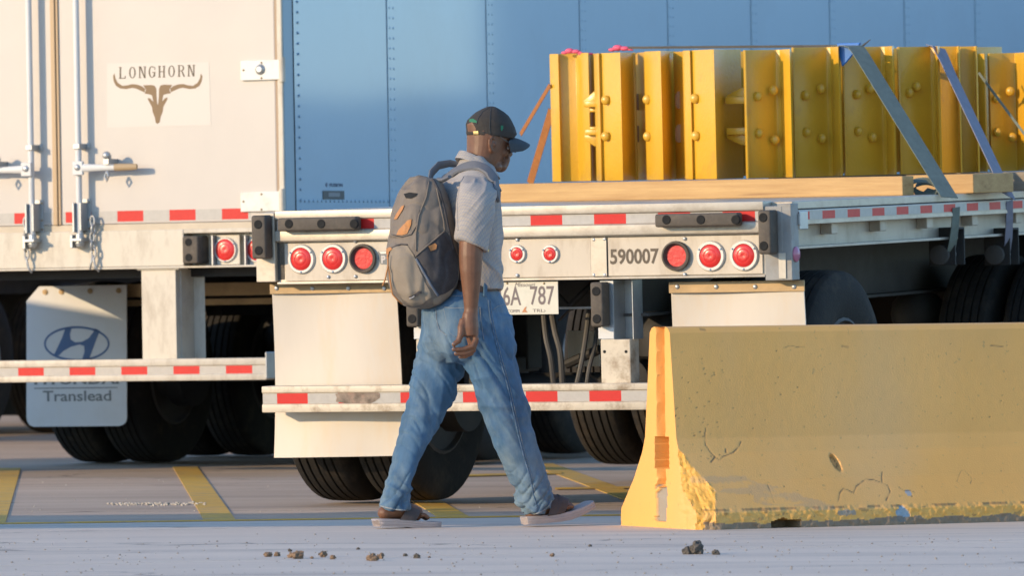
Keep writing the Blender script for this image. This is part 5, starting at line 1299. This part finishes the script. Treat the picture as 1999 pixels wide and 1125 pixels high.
def patch(name, poly, tree, m, parent, off=.003, thick=.004, step=2.2, fr=MF, smooth=True):
    """A flat piece laid onto a surface, with its own thickness."""
    bm = bmesh.new(); bm.faces.new([bm.verts.new((x, y, 0)) for x, y in poly])
    xs = [q[0] for q in poly]; ys = [q[1] for q in poly]
    for ax, a, b in ((0, min(xs), max(xs)), (1, min(ys), max(ys))):
        t = a + step
        while t < b:
            co = Vector((0, 0, 0)); co[ax] = t; no = Vector((0, 0, 0)); no[ax] = 1
            bmesh.ops.bisect_plane(bm, geom=bm.verts[:] + bm.edges[:] + bm.faces[:], dist=1e-4, plane_co=co, plane_no=no); t += step
    bm.verts.index_update(); V = []; ok = []
    for v in bm.verts:
        h = drop(tree, v.co.x, v.co.y, fr); ok.append(h[0] is not None)
        V.append((h[0] + (h[1] * off if h[1].dot(h[2]) < 0 else -h[2] * off)) if ok[-1] else Vector((0, 0, 0)))
    F = []
    for f in bm.faces:
        q = [v.index for v in f.verts]
        if all(ok[a] for a in q) and max((V[a] - V[b]).length for a in q for b in q) < .05: F.append(q)
    bm.free(); n = len(V); N_ = MF.i.to_3x3() @ fw; cnt = {}
    mb = MB(); fs = [tuple(reversed(f)) for f in F] + [tuple(a + n for a in f) for f in F]
    for f in F:
        for a, b in zip(f, f[1:] + f[:1]): k = (min(a, b), max(a, b)); cnt[k] = cnt.get(k, 0) + 1
    fs += [(a, b, b + n, a + n) for (a, b), c in cnt.items() if c == 1]
    mb.add(V + [v + N_ * (off + thick) for v in V], fs)
    return mb.build(name, m, parent, smooth='auto' if smooth else False)
def bead(name, path, tree, m, parent, r=.0016, n=6, fr=MF, lift=.0014, sub=8):
    P = []
    for (a, b) in zip(path[:-1], path[1:]):
        for k in range(sub):
            t = k / sub; h = drop(tree, a[0] + (b[0] - a[0]) * t, a[1] + (b[1] - a[1]) * t, fr)
            if h[0] is not None: P.append(h[0] - h[2] * lift)
    h = drop(tree, *path[-1], fr)
    if h[0] is not None: P.append(h[0] - h[2] * lift)
    mb = MB(); mb.tube(P, r, n); return mb.build(name, m, parent, smooth=True)

# --- jeans
nv = lambda co, s_, st=(1, 1, 1), o=0: noise.noise(Vector((co.x * s_ * st[0] + o, co.y * s_ * st[1], co.z * s_ * st[2])))
def ridge(v): return (1 - abs(v)) ** 2
jn = MB()
jn.loft([ring(py, a, b, y, w) for py, a, b, y, w in [(553, 868, 968, 0, .150), (562, 858, 973, 0, .155), (575, 846, 977, 0, .160), (590, 830, 985, 0, .166), (606, 822, 993, 0, .172), (625, 822, 999, 0, .178), (645, 823, 1003, 0, .180), (668, 822, 1006, 0, .175), (690, 828, 1004, 0, .165), (708, 850, 990, 0, .13)]])
jn.loft([ring(py, a, b, y, w) for py, a, b, y, w in [(620, 822, 930, .075, .09), (650, 821, 925, .08, .098), (680, 814, 920, .085, .098), (705, 808, 913, .09, .096), (730, 804, 905, .09, .094), (760, 799, 895, .09, .090), (785, 794, 884, .09, .086), (810, 788, 872, .09, .084), (835, 782, 857, .09, .082), (860, 775, 842, .09, .080), (885, 768, 827, .09, .079), (910, 761, 815, .09, .079), (935, 755, 808, .09, .080), (955, 749, 806, .09, .082), (968, 741, 805, .09, .084), (980, 738, 803, .09, .085), (990, 737, 802, .09, .084), (997, 743, 800, .09, .078)]])
jn.loft([ring(py, a, b, y, w) for py, a, b, y, w in [(615, 895, 999, -.075, .09), (645, 893, 1003, -.08, .098), (675, 897, 1008, -.085, .099), (705, 903, 1010, -.09, .097), (730, 910, 1014, -.09, .094), (760, 922, 1022, -.09, .090), (785, 932, 1029, -.09, .086), (810, 941, 1036, -.09, .084), (835, 950, 1043, -.09, .081), (860, 960, 1050, -.09, .079), (885, 971, 1057, -.09, .077), (910, 983, 1063, -.09, .076), (935, 994, 1070, -.09, .077), (955, 1002, 1076, -.09, .078), (968, 1003, 1080, -.09, .079), (980, 1003, 1081, -.09, .080), (990, 1008, 1079, -.09, .080), (1002, 1014, 1066, -.09, .070), (1010, 1022, 1052, -.09, .05)]])
zk = {k: mh(900, k).z for k in (640, 700, 760, 800, 860, 900, 940, 960, 1000)}
def jdisp(co, n):
    z = co.z; d = 0
    bunch = max(0, min(1, (zk[900] - z) / .12)); knee = math.exp(-((z - zk[800]) / .13) ** 2); hip = math.exp(-((z - zk[700]) / .12) ** 2)
    d += .006 * (ridge(nv(co, 5, (1, 1, 2.6))) - .6) * (.5 + knee)
    d += .010 * (ridge(nv(co + Vector((0, 0, co.x * 1.3)), 7, (.8, .8, 2.0), 7)) - .62) * (knee * .8 + hip * .9 + .25)
    d += .015 * (ridge(nv(co + Vector((0, 0, co.x * .5)), 9, (1, 1, 2.2), 3)) - .6) * bunch
    cr_ = Vector((0, 0, co.x * 1.5)); d -= .009 * (1 - abs(nv(co + cr_, 5, (1, 1, 2.4), 31))) ** 9 * (knee * .8 + hip + .2) + .011 * (1 - abs(nv(co - cr_, 8, (1, 1, 2.2), 41))) ** 7 * bunch
    d += .005 * nv(co, 22, (1, 1, 1.6), 9) * (.35 + bunch)
    d += .006 * (ridge(nv(co, 6, (2.2, 2.2, .6), 13)) - .6)
    return d
jeans = link('jeans', voxel(jn, .0055, 5, jdisp), m_denim, person, True)
jt = bvh(jeans)
bead('side_seam', [(953, 585), (957, 620), (966, 660), (977, 705), (990, 750), (1001, 800), (1012, 850), (1022, 890), (1034, 930), (1041, 965), (1048, 990)], jt, m_denimd, jeans, .0028)
bead('seam_stitching', [(957, 585), (961, 620), (970, 660), (981, 705), (994, 750), (1005, 800), (1016, 850), (1026, 890), (1038, 930), (1045, 965)], jt, m_thread, jeans, .0009)
bead('pocket_edge', [(868, 600), (885, 602), (908, 601), (934, 598)], jt, m_thread, jeans, .0016)
bead('pocket_edge', [(937, 600), (939, 625), (943, 655), (944, 663)], jt, m_thread, jeans, .0014)
bead('pocket_edge', [(866, 602), (872, 630), (878, 650), (900, 668)], jt, m_thread, jeans, .0011)
bead('back_seam', [(851, 602), (852, 625), (858, 645), (872, 655)], jt, m_thread, jeans, .0014)
bead('yoke_seam', [(866, 578), (890, 578), (935, 576)], jt, m_thread, jeans, .0011)
bead('pocket_edge', [(962, 605), (972, 598), (985, 594)], jt, m_thread, jeans, .0014)
patch('back_pocket', [(867, 602), (934, 599), (942, 655), (915, 668), (876, 652)], jt, m_denim, jeans, .0022, .004)
bead('hem', [(738, 987), (755, 992), (775, 996), (795, 997)], jt, m_thread, jeans, .0035)
bead('hem', [(1022, 1007), (1038, 1006), (1056, 1001), (1070, 990), (1077, 978)], jt, m_thread, jeans, .0030)
# belt
mb = MB(); r1 = [ring(py, a, b, 0, w, 40) for py, a, b, w in ((570, 853, 975, .160), (558, 858, 970, .158), (548, 862, 966, .154))]
mb.loft(r1, caps=False); r2 = [[p * 1.0 + Vector((0, 0, 0)) for p in q] for q in r1]
belt = mb.build('belt', m_belt, person, smooth='auto')
bl = MB(); h = mh(946, 566, -.155); bl.box(h.x - .008, h.x + .008, h.y - .012, h.y + .01, h.z - .028, h.z + .032); bl.build('belt_loop', m_denim, belt, bevel=.003)

# --- shirt
st_ = MB()
st_.loft([ring(py, a, b, y, w) for py, a, b, y, w in [(566, 876, 980, 0, .168), (556, 868, 981, 0, .172), (535, 862, 982, 0, .178), (505, 858, 983, 0, .180), (475, 855, 983, 0, .183), (445, 852, 981, 0, .188), (415, 850, 979, 0, .195), (390, 850, 977, 0, .200), (370, 853, 975, 0, .198), (352, 862, 972, 0, .185), (338, 876, 969, 0, .150), (326, 890, 966, 0, .115), (316, 897, 955, 0, .090), (306, 899, 945, 0, .076)]])
def sl(pts):
    rings_ = []
    for (px, py, y, r_, tx) in pts:
        c = mh(px, py, y); rings_.append([Vector((c.x + r_ * math.cos(t), c.y + r_ * .98 * math.sin(t), c.z - tx * math.cos(t))) for t in [2 * math.pi * k / 24 for k in range(24)]])
    return rings_
st_.loft(sl([(927, 345, -.10, .05, 0), (931, 356, -.155, .070, 0), (932, 375, -.19, .080, 0), (929, 400, -.208, .081, 0), (926, 430, -.218, .077, .01), (922, 455, -.222, .072, .02), (920, 474, -.225, .0705, .027), (920, 481, -.225, .068, .030)]))
st_.loft(sl([(927, 345, .10, .05, 0), (931, 356, .155, .070, 0), (934, 375, .19, .078, 0), (935, 400, .205, .076, 0), (936, 440, .212, .070, 0), (936, 470, .215, .066, 0)]))
zs_ = {k: mh(920, k).z for k in (330, 360, 400, 440, 480, 540)}
def sdisp(co, n):
    z = co.z; d = 0; slv = 1 if co.y < -.17 and z > zs_[480] - .02 else 0
    if slv:
        q = co + Vector((0, 0, -co.x * 1.1))
        d += .008 * (ridge(nv(q, 7, (.5, 1, 3.2), 4)) - .62) * max(0, min(1, (z - zs_[480]) / .16)) + .003 * nv(co, 18)
    else:
        q = co + Vector((0, 0, co.x * .9)); low = max(0, min(1, (zs_[440] - z) / .1))
        d += .010 * (ridge(nv(q, 6, (.7, .7, 2.4), 2)) - .62) * (.45 + low) + .004 * nv(co, 16)
    return d
shirt = link('shirt', voxel(st_, .0050, 4, sdisp), m_shirt, person, True)
# open the sleeve ends and keep cloth from closing over neck is unnecessary: arms and neck pass through
shT = bvh(shirt)
# collar
mb = MB(); cr = []
for k in range(25):
    t = math.pi * (.0 + 2 * k / 24)
    c0 = mh(931, 316, 0); ct, sn = math.cos(t), math.sin(t)
    tilt_ = -.040 * ct
    cr.append((Vector((c0.x + .072 * ct, c0.y + .072 * sn, c0.z + tilt_ + .010)), Vector((c0.x + (.092 if ct < .6 else .098) * ct, c0.y + .094 * sn, c0.z - .030 + tilt_ * 1.15)), Vector((c0.x + .068 * ct, c0.y + .068 * sn, c0.z - .02 + tilt_))))
vs = [p for t in cr for p in t]; fs = []
for k in range(24):
    a = 3 * k; fs += [(a, a + 3, a + 4, a + 1), (a, a + 2, a + 5, a + 3), (a + 1, a + 4, a + 5, a + 2)]
mb.add(vs, fs); mb.build('collar', m_shirt, shirt, bevel=.004, smooth='auto')
bead('sleeve_hem', [(893, 463), (905, 466), (920, 471), (935, 478), (946, 483)], shT, m_shirt, shirt, .0022)
bead('armhole_seam', [(905, 345), (897, 362), (893, 390), (893, 425), (894, 450)], shT, m_shirt, shirt, .0022)

# --- cap
cp = MB()
crown = [(267, 910.5, 1003, .086, -.010), (257, 909.5, 1009, .089, -.012), (246, 909, 1006, .090, -.008), (236, 912, 1000, .086, -.004), (226, 920, 993, .079, 0), (218, 930, 983, .066, 0), (212, 941, 974, .050, 0), (208.5, 950, 967, .030, 0), (207.3, 956, 962, .010, 0)]
cp.loft([ring(py, a, b, 0, w, 36, dz=dz) for py, a, b, w, dz in crown])
capme = voxel(cp, .0035, 3, lambda co, n: .0020 * (ridge(nv(co, 14, (1, 1, 1.5), 5)) - .6))
cap = link('cap', capme, m_cap, person, True); ct_ = bvh(cap)
br = []; n_ = 20
bc = mh(998, 258, 0)
tipz = mh(1038, 278, 0)
for i in range(n_ + 1):
    s_ = -1 + 2 * i / n_; y = s_ * .078
    k_ = math.sqrt(max(0, 1 - abs(s_) ** 2.6))
    a = Vector((bc.x - .012 - .035 * s_ * s_, y, bc.z - .018 - .022 * s_ * s_)); L2 = (tipz.x - bc.x - .002) * k_
    row = []
    for j in range(7):
        t = j / 6; x = a.x + (L2 + .03 * (1 - k_)) * t * (1 if k_ > 0 else .3); z = a.z - (bc.z - tipz.z - .012) * t * (.35 + .65 * t) - .012 * s_ * s_ * t
        row.append(Vector((x, y, z)))
    br.append(row)
mb = MB(); V_ = [p for r in br for p in r]; N0 = len(V_); vs = V_ + [p + Vector((0, 0, -.0045)) for p in V_]; fs = []
for i in range(n_):
    for j in range(6):
        a = i * 7 + j; fs.append((a, a + 7, a + 8, a + 1)); fs.append((a + N0, a + 1 + N0, a + 8 + N0, a + 7 + N0))
for i in range(n_): a = i * 7; fs.append((a, a + N0, a + 7 + N0, a + 7)); a += 6; fs.append((a, a + 7, a + 7 + N0, a + N0))
for j in range(6): fs.append((j, j + 1, j + 1 + N0, j + N0)); a = n_ * 7 + j; fs.append((a, a + N0, a + 1 + N0, a + 1))
mb.add(vs, fs); mb.build('brim', m_capd, cap, smooth='auto', bevel=.0015)
bead('cap_seam', [(959, 208), (957, 225), (956, 245), (957, 262)], ct_, m_capd, cap, .0013)
bead('cap_seam', [(958, 208), (942, 218), (933, 232), (930, 243)], ct_, m_capd, cap, .0016)
patch('cap_opening', [(912, 243), (922, 238), (929, 250), (930, 257), (914, 257)], ct_, m_skin, cap, .0012, .002, 1.2)
patch('cap_strap', [(911, 258), (945, 256), (946, 263), (912, 264)], ct_, m_cap, cap, .003, .003, 1.2)
patch('buckle', [(925, 256), (934, 255), (935, 263), (926, 264)], ct_, m_brass, cap, .005, .003, 1.0)
patch('embroidery', [(917, 233), (924, 232), (931, 236), (931, 240), (924, 239), (917, 238)], ct_, m_green, cap, .0022, .002, .9)
patch('embroidery', [(977, 245), (982, 245), (982, 250), (979, 256), (977, 252)], ct_, m_green, cap, .0022, .002, .9)
# glasses
g = MB(); l0 = mh(1005.5, 290, -.030)
g.tube([mh(976, 266, -.083), mh(985, 273, -.080), mh(998, 282, -.070), mh(1003, 285, -.056)], .0016, 6)
pts = [l0 + Vector((.000 + .012 * math.cos(t) * .35, .024 * math.cos(t), .016 * math.sin(t))) for t in [2 * math.pi * k / 16 for k in range(17)]]
g.tube(pts, .0014, 6, caps=False); l1 = mh(1006, 290, .030)
g.tube([l1 + Vector((.004 * math.cos(t), .024 * math.cos(t), .016 * math.sin(t))) for t in [2 * math.pi * k / 16 for k in range(17)]], .0014, 6, caps=False)
g.tube([l0 + Vector((.004, .024, .002)), l1 + Vector((.004, -.024, .002))], .0014, 6)
gl = g.build('glasses', m_metal, person, smooth=True)
for l in (l0, l1):
    mb = MB(); mb.extr([l + Vector((.0 + .004 * math.cos(t), .0225 * math.cos(t), .0148 * math.sin(t))) for t in [2 * math.pi * k / 16 for k in range(16)]], (.0008, 0, 0)); mb.build('lens', m_lens, gl)
for sy in (-1, 1):
    mb = MB(); q = mh(990, 289, sy * .030); mb.ball(q, .010, 12, 8, (.8, 1, .75)); mb.build('eye', mat('eye_white', (.35, .30, .27), .25), person, smooth=True)
for P, r_ in ((RH[0], .006), (RH[1], .006), (RH[2], .0055), (TH, .0068)):
    q = mh(*P[0][-1]); mb = MB(); mb.ball(q + Vector((-.004, -.006, .003)), r_, 8, 6, (1.1, .5, .7)); mb.build('finger_nail', m_nail, body, smooth=True)

# --- sandals
def sandal(pts_top, th, y, w, curl):
    """pts_top: pixels along the top edge of the sole from heel to toe."""
    T = [mh(px, py, y) for px, py in pts_top]; n = len(T); mb = MB(); lay = 3; rings_ = []
    for i, p in enumerate(T):
        s_ = i / (n - 1); hw = w * (.74 + .26 * math.sin(min(1, s_ * 1.25) * math.pi * .55)) * math.sqrt(max(.02, 1 - abs(2 * s_ - 1) ** 7))
        t = (T[min(i + 1, n - 1)] - T[max(i - 1, 0)]).normalized(); nn = Vector((-t.z, 0, t.x)); h_ = th * (1 if s_ < .55 else 1 - .35 * (s_ - .55) / .45)
        prof_ = [(-hw * .97, 0), (-hw, -h_ * .12), (-hw, -h_ * .36), (-hw * .975, -h_ * .40), (-hw, -h_ * .44), (-hw, -h_ * .66), (-hw * .975, -h_ * .70), (-hw, -h_ * .74), (-hw * .96, -h_), (hw * .96, -h_), (hw, -h_ * .7), (hw, -h_ * .1), (hw * .97, 0)]
        rings_.append([p + Vector((0, a, 0)) + nn * b for a, b in prof_])
    mb.loft(rings_); return mb.build('sandal', m_sole, person, smooth='auto')
def dense(P, k=4):
    out = []
    for a, b in zip(P[:-1], P[1:]): out += [(a[0] + (b[0] - a[0]) * i / k, a[1] + (b[1] - a[1]) * i / k) for i in range(k)]
    return out + [P[-1]]
sL = sandal(dense([(728.5, 1018), (731, 1014.5), (738, 1013), (760, 1013.5), (790, 1014.5), (815, 1018), (840, 1019.5), (852, 1018.5), (858, 1019)]), .032, .09, .050, 0)
sR = sandal(dense([(1018, 1011), (1022, 1009), (1035, 1008), (1060, 1006), (1085, 1003), (1105, 999), (1125, 992), (1142, 984), (1150, 979.5), (1154, 978)]), .034, -.09, .050, 0)
def sstrap(par, P, y, w0, top):
    """Band across the instep: P = (px_lo, py_lo, px_hi, py_hi) edges at sole and at the crest."""
    mb = MB(); rows = []; n = 14
    for i in range(n + 1):
        t = math.pi * i / n; yy = y - .051 * math.cos(t); k = math.sin(t)
        a = mh(P[0][0] + (P[2][0] - P[0][0]) * k, P[0][1] + (P[2][1] - P[0][1]) * k, y); b = mh(P[1][0] + (P[3][0] - P[1][0]) * k, P[1][1] + (P[3][1] - P[1][1]) * k, y)
        rows.append((Vector((a.x, yy, a.z)), Vector((b.x, yy, b.z))))
    vs = [p for r in rows for p in r]; m0 = len(vs); c = mh(P[0][0], P[0][1], y)
    vs += [p + Vector((0, .004 * math.cos(math.pi * (i // 2) / n), -.004)) for i, p in enumerate(vs)]
    fs = []
    for i in range(n):
        a = 2 * i; fs += [(a, a + 1, a + 3, a + 2), (a + m0, a + 2 + m0, a + 3 + m0, a + 1 + m0), (a, a + 2, a + 2 + m0, a + m0), (a + 1, a + 1 + m0, a + 3 + m0, a + 3)]
    mb.add(vs, fs); mb.build('sandal_strap', m_strap, par, smooth='auto', bevel=.001)
sstrap(sL, [(778, 1014), (802, 1017), (796, 980), (818, 994)], .09, 0, 0)
sstrap(sL, [(772, 1014), (790, 1016), (794, 982), (808, 987)], .09, 0, 0)
sstrap(sR, [(1060, 1006), (1086, 1002), (1074, 964), (1098, 969)], -.09, 0, 0)
sstrap(sR, [(1074, 1004), (1092, 1001), (1088, 965), (1108, 973)], -.09, 0, 0)

# ------------------------------------------------------------------ backpack (worn, a thing of its own)
pack = empty('backpack', MF.m, 'grey backpack with tan leather tabs and dark mesh side pocket, worn on the man\u2019s back', 'backpack')
pk = MB()
yb = .0
pk.loft([ring(py, a, b, y, w, 32, p=2.6) for py, a, b, y, w in [(602, 800, 838, yb, .06), (597, 787, 855, yb, .10), (588, 779, 868, yb, .125), (575, 771, 881, yb, .140), (558, 765, 888, yb, .148), (535, 762, 892, yb, .152), (510, 760, 893, yb, .153), (485, 759, 892, yb, .152), (460, 761, 889, yb, .150), (435, 765, 885, yb, .146), (410, 770, 879, yb, .140), (390, 776, 873, yb, .132), (372, 783, 868, yb, .120), (360, 790, 864, yb, .104), (351, 800, 858, yb, .08), (347, 812, 848, yb, .05)]])
# bulging lower front pocket and lid roll
pk.loft([ring(py, a, b, y, w, 24, p=2.4) for py, a, b, y, w in [(599, 790, 835, -.02, .05), (590, 778, 846, -.02, .085), (570, 766, 845, -.02, .10), (545, 759, 838, -.02, .105), (520, 756, 830, -.02, .105), (500, 755.5, 822, -.02, .10), (486, 758, 812, -.02, .085), (478, 763, 806, -.02, .06)]])
pk.loft([ring(py, a, b, y, w, 24, p=2.2) for py, a, b, y, w in [(462, 758, 808, -.005, .09), (450, 757.5, 812, -.005, .10), (430, 762, 815, -.005, .105), (405, 768, 818, -.005, .10), (385, 775, 820, -.005, .09), (370, 782, 822, -.005, .07)]])
pk.tube([mh(792, 360, .03), mh(800, 350, .0), mh(818, 349, -.03), mh(838, 353, -.05)], [.010, .016, .016, .010], 10)
def pdisp(co, n):
    d = .008 * (ridge(nv(co + Vector((0, 0, co.x * .6)), 6, (1.4, 1.4, 1.2), 21)) - .62) + .0035 * nv(co, 16, (1, 1, 1), 4)
    d += .007 * (ridge(nv(co, 8, (2.4, 2.4, .5), 33)) - .62)
    d -= .006 * (1 - abs(nv(co + Vector((0, 0, co.x)), 6, (1.2, 1.2, 1.4), 51))) ** 8
    return d
pb = link('pack_body', voxel(pk, .0050, 4, pdisp), m_pack, pack, True); pt = bvh(pb)
patch('mesh_pocket', [(811, 500), (868, 451), (879, 460), (892, 500), (893, 545), (884, 562), (868, 573), (855, 577), (836, 545)], pt, m_packd, pack, .0035, .006)
patch('front_panel', [(764, 487), (772, 482), (796, 480), (808, 497), (816, 520), (828, 548), (838, 566), (842, 580), (822, 594), (806, 597), (788, 590), (774, 570), (763, 545), (758, 515)], pt, m_packl, pack, .0035, .006)
patch('base_panel', [(845, 584), (862, 575), (880, 560), (886, 562), (877, 578), (852, 594), (846, 594)], pt, m_packl, pack, .0025, .005)
patch('leather_patch', [(775, 459), (779, 450), (797, 430), (804, 428), (803, 438), (796, 456), (786, 459)], pt, m_leath, pack, .004, .004, 1.6)
patch('leather_tab', [(770, 429), (773, 421), (785, 403), (790, 401), (788, 409), (776, 428)], pt, m_leath, pack, .004, .004, 1.4)
patch('leather_tab', [(835, 481), (849, 475), (853, 479), (851, 487), (839, 491)], pt, m_leath, pack, .008, .004, 1.2)
patch('leather_tab', [(755, 500), (757, 486), (764, 483), (768, 486), (762, 492), (759, 508)], pt, m_leath, pack, .006, .004, 1.2)
lb = patch('woven_label', [(800, 577), (821, 567), (822, 571), (802, 582)], pt, m_packd, pack, .0115, .003, .9)
patch('label_print', [(801, 578.5), (808, 575), (808.5, 577.5), (802, 580.8)], pt, m_stick, lb, .0135, .001, .6)
patch('opening', [(789, 379), (800, 376), (815, 378), (813, 383), (803, 388), (793, 387)], pt, m_hole, pack, .003, .002, 1.2)
bead('zipper', [(762, 486), (772, 481), (783, 477), (795, 478)], pt, m_packd, pack, .0032, lift=.004)
bead('zipper', [(765, 458), (785, 463), (803, 458), (814, 440), (820, 410)], pt, m_packd, pack, .0022, lift=.002)
bead('pocket_binding', [(811, 500), (840, 475), (868, 451)], pt, m_pack, pack, .0035, lift=.006)
bead('pocket_binding', [(812, 505), (826, 530), (842, 558), (855, 578)], pt, mat('blue_grey_binding', (.11, .13, .165), .7), pack, .0055, lift=.005)
bead('compression_strap', [(845, 350), (858, 375), (868, 410), (876, 450), (886, 490)], pt, m_packd, pack, .006, lift=.002)
bead('side_seam', [(838, 354), (832, 385), (818, 420), (812, 455), (812, 490)], pt, m_pack, pack, .0032, lift=.002)
bead('side_seam', [(850, 356), (858, 395), (866, 430), (868, 450)], pt, m_pack, pack, .0032, lift=.002)
def cordp(pts, r, m): mb = MB(); mb.tube([mh(*p) for p in pts], r, 6); mb.build('cord', m, pack, smooth=True)
cordp([(757, 498, -.03), (757.5, 520, -.03), (752, 545, -.035), (747, 558, -.04)], .0032, m_leath)
cordp([(758, 520, -.03), (762, 550, -.04), (766, 575, -.05), (775, 585, -.06), (785, 594, -.06)], .0030, m_leath)
# shoulder straps follow the shirt
def ribbon(name, path, tree, wid, th, m, parent, lift=.004):
    P = [drop(tree, x, y) for x, y in path]; P = [(a, b, c) for a, b, c in P if a is not None]; mb = MB(); vs = []; n = len(P)
    C_ = [p[0] + p[1] * lift for p in P]
    for it in range(2): C_ = [C_[0]] + [(C_[i - 1] + C_[i] * 2 + C_[i + 1]) / 4 for i in range(1, n - 1)] + [C_[-1]]
    for i in range(n):
        t = (C_[min(i + 1, n - 1)] - C_[max(i - 1, 0)]).normalized(); nn = P[i][1]; s_ = t.cross(nn).normalized(); nn = s_.cross(t).normalized()
        if nn.dot(P[i][1]) < 0: nn = -nn
        for a, b in ((-1, 0), (-.85, 1), (0, 1.25), (.85, 1), (1, 0), (.8, -.6), (-.8, -.6)): vs.append(C_[i] + s_ * wid / 2 * a + nn * th * b)
    k_ = 7; fs = [tuple(range(k_)), tuple(range(n * k_ - 1, (n - 1) * k_ - 1, -1))]
    for i in range(n - 1):
        for k in range(k_): fs.append((i * k_ + k, i * k_ + (k + 1) % k_, (i + 1) * k_ + (k + 1) % k_, (i + 1) * k_ + k))
    mb.add(vs, fs); return mb.build(name, m, parent, smooth='auto')
m_padd = mat('blue_grey_padding', (.12, .125, .14), .75, bump=.0008, bscale=260)
ribbon('shoulder_strap', dense([(866, 352), (876, 346), (888, 338), (900, 331), (914, 326), (928, 325), (942, 329), (953, 337), (962, 350), (968, 366), (970, 385)], 3), shT, .048, .008, m_padd, pack, .006)
mb = MB(); mb.tube([mh(838, 358, .05), mh(842, 338, .07), mh(856, 323, .09), mh(878, 319, .10), mh(898, 322, .09)], [.016, .020, .020, .017, .012], 10, flat=.5); mb.build('shoulder_strap', m_padd, pack, smooth='auto')
mb = MB(); mb.tube([mh(850, 358, -.06), mh(856, 351, -.07), mh(866, 351, -.10), mh(878, 345, -.13)], [.014, .017, .016, .012], 10, flat=.6); mb.build('strap_anchor', m_padd, pack, smooth='auto')
mb = MB(); mb.tube([mh(974, 392, -.10), mh(972, 410, -.14), mh(964, 432, -.17), mh(955, 455, -.18), (mh(948, 478, -.17))], [.008, .007, .006, .006, .006], 8, flat=.4); mb.build('strap_webbing', m_packd, pack, smooth='auto')
mb = MB(); q = mh(946, 488, -.16); mb.box(q.x - .010, q.x + .012, q.y - .02, q.y - .012, q.z - .008, q.z + .006); mb.build('strap_buckle', m_brass, pack, bevel=.002)

# added unseen skip bin on the left, to shade the far flap's lower part
DB = empty('added_shade_skip', Matrix.Translation((-7.9, 36.05, 0)) @ Matrix.Rotation(R(-61.5), 4, 'Z'), 'green rubbish skip added outside the picture on the left to shade the far mud flap', 'skip')
m_skip = mat('green_skip_paint', (.05, .12, .07), .6, var=.2)
mb = MB(); mb.extr([(-1.1, -.6, .12), (1.2, -.6, .12), (1.3, -.6, 2.2), (-1.2, -.6, 2.2)], (0, 1.2, 0)); mb.build('skip_body', m_skip, DB, bevel=.01)
mb = MB(); mb.box(-1.0, -.8, -.5, .5, 0, .13); mb.box(.9, 1.1, -.5, .5, 0, .13); mb.build('skip_foot', m_skip, DB)
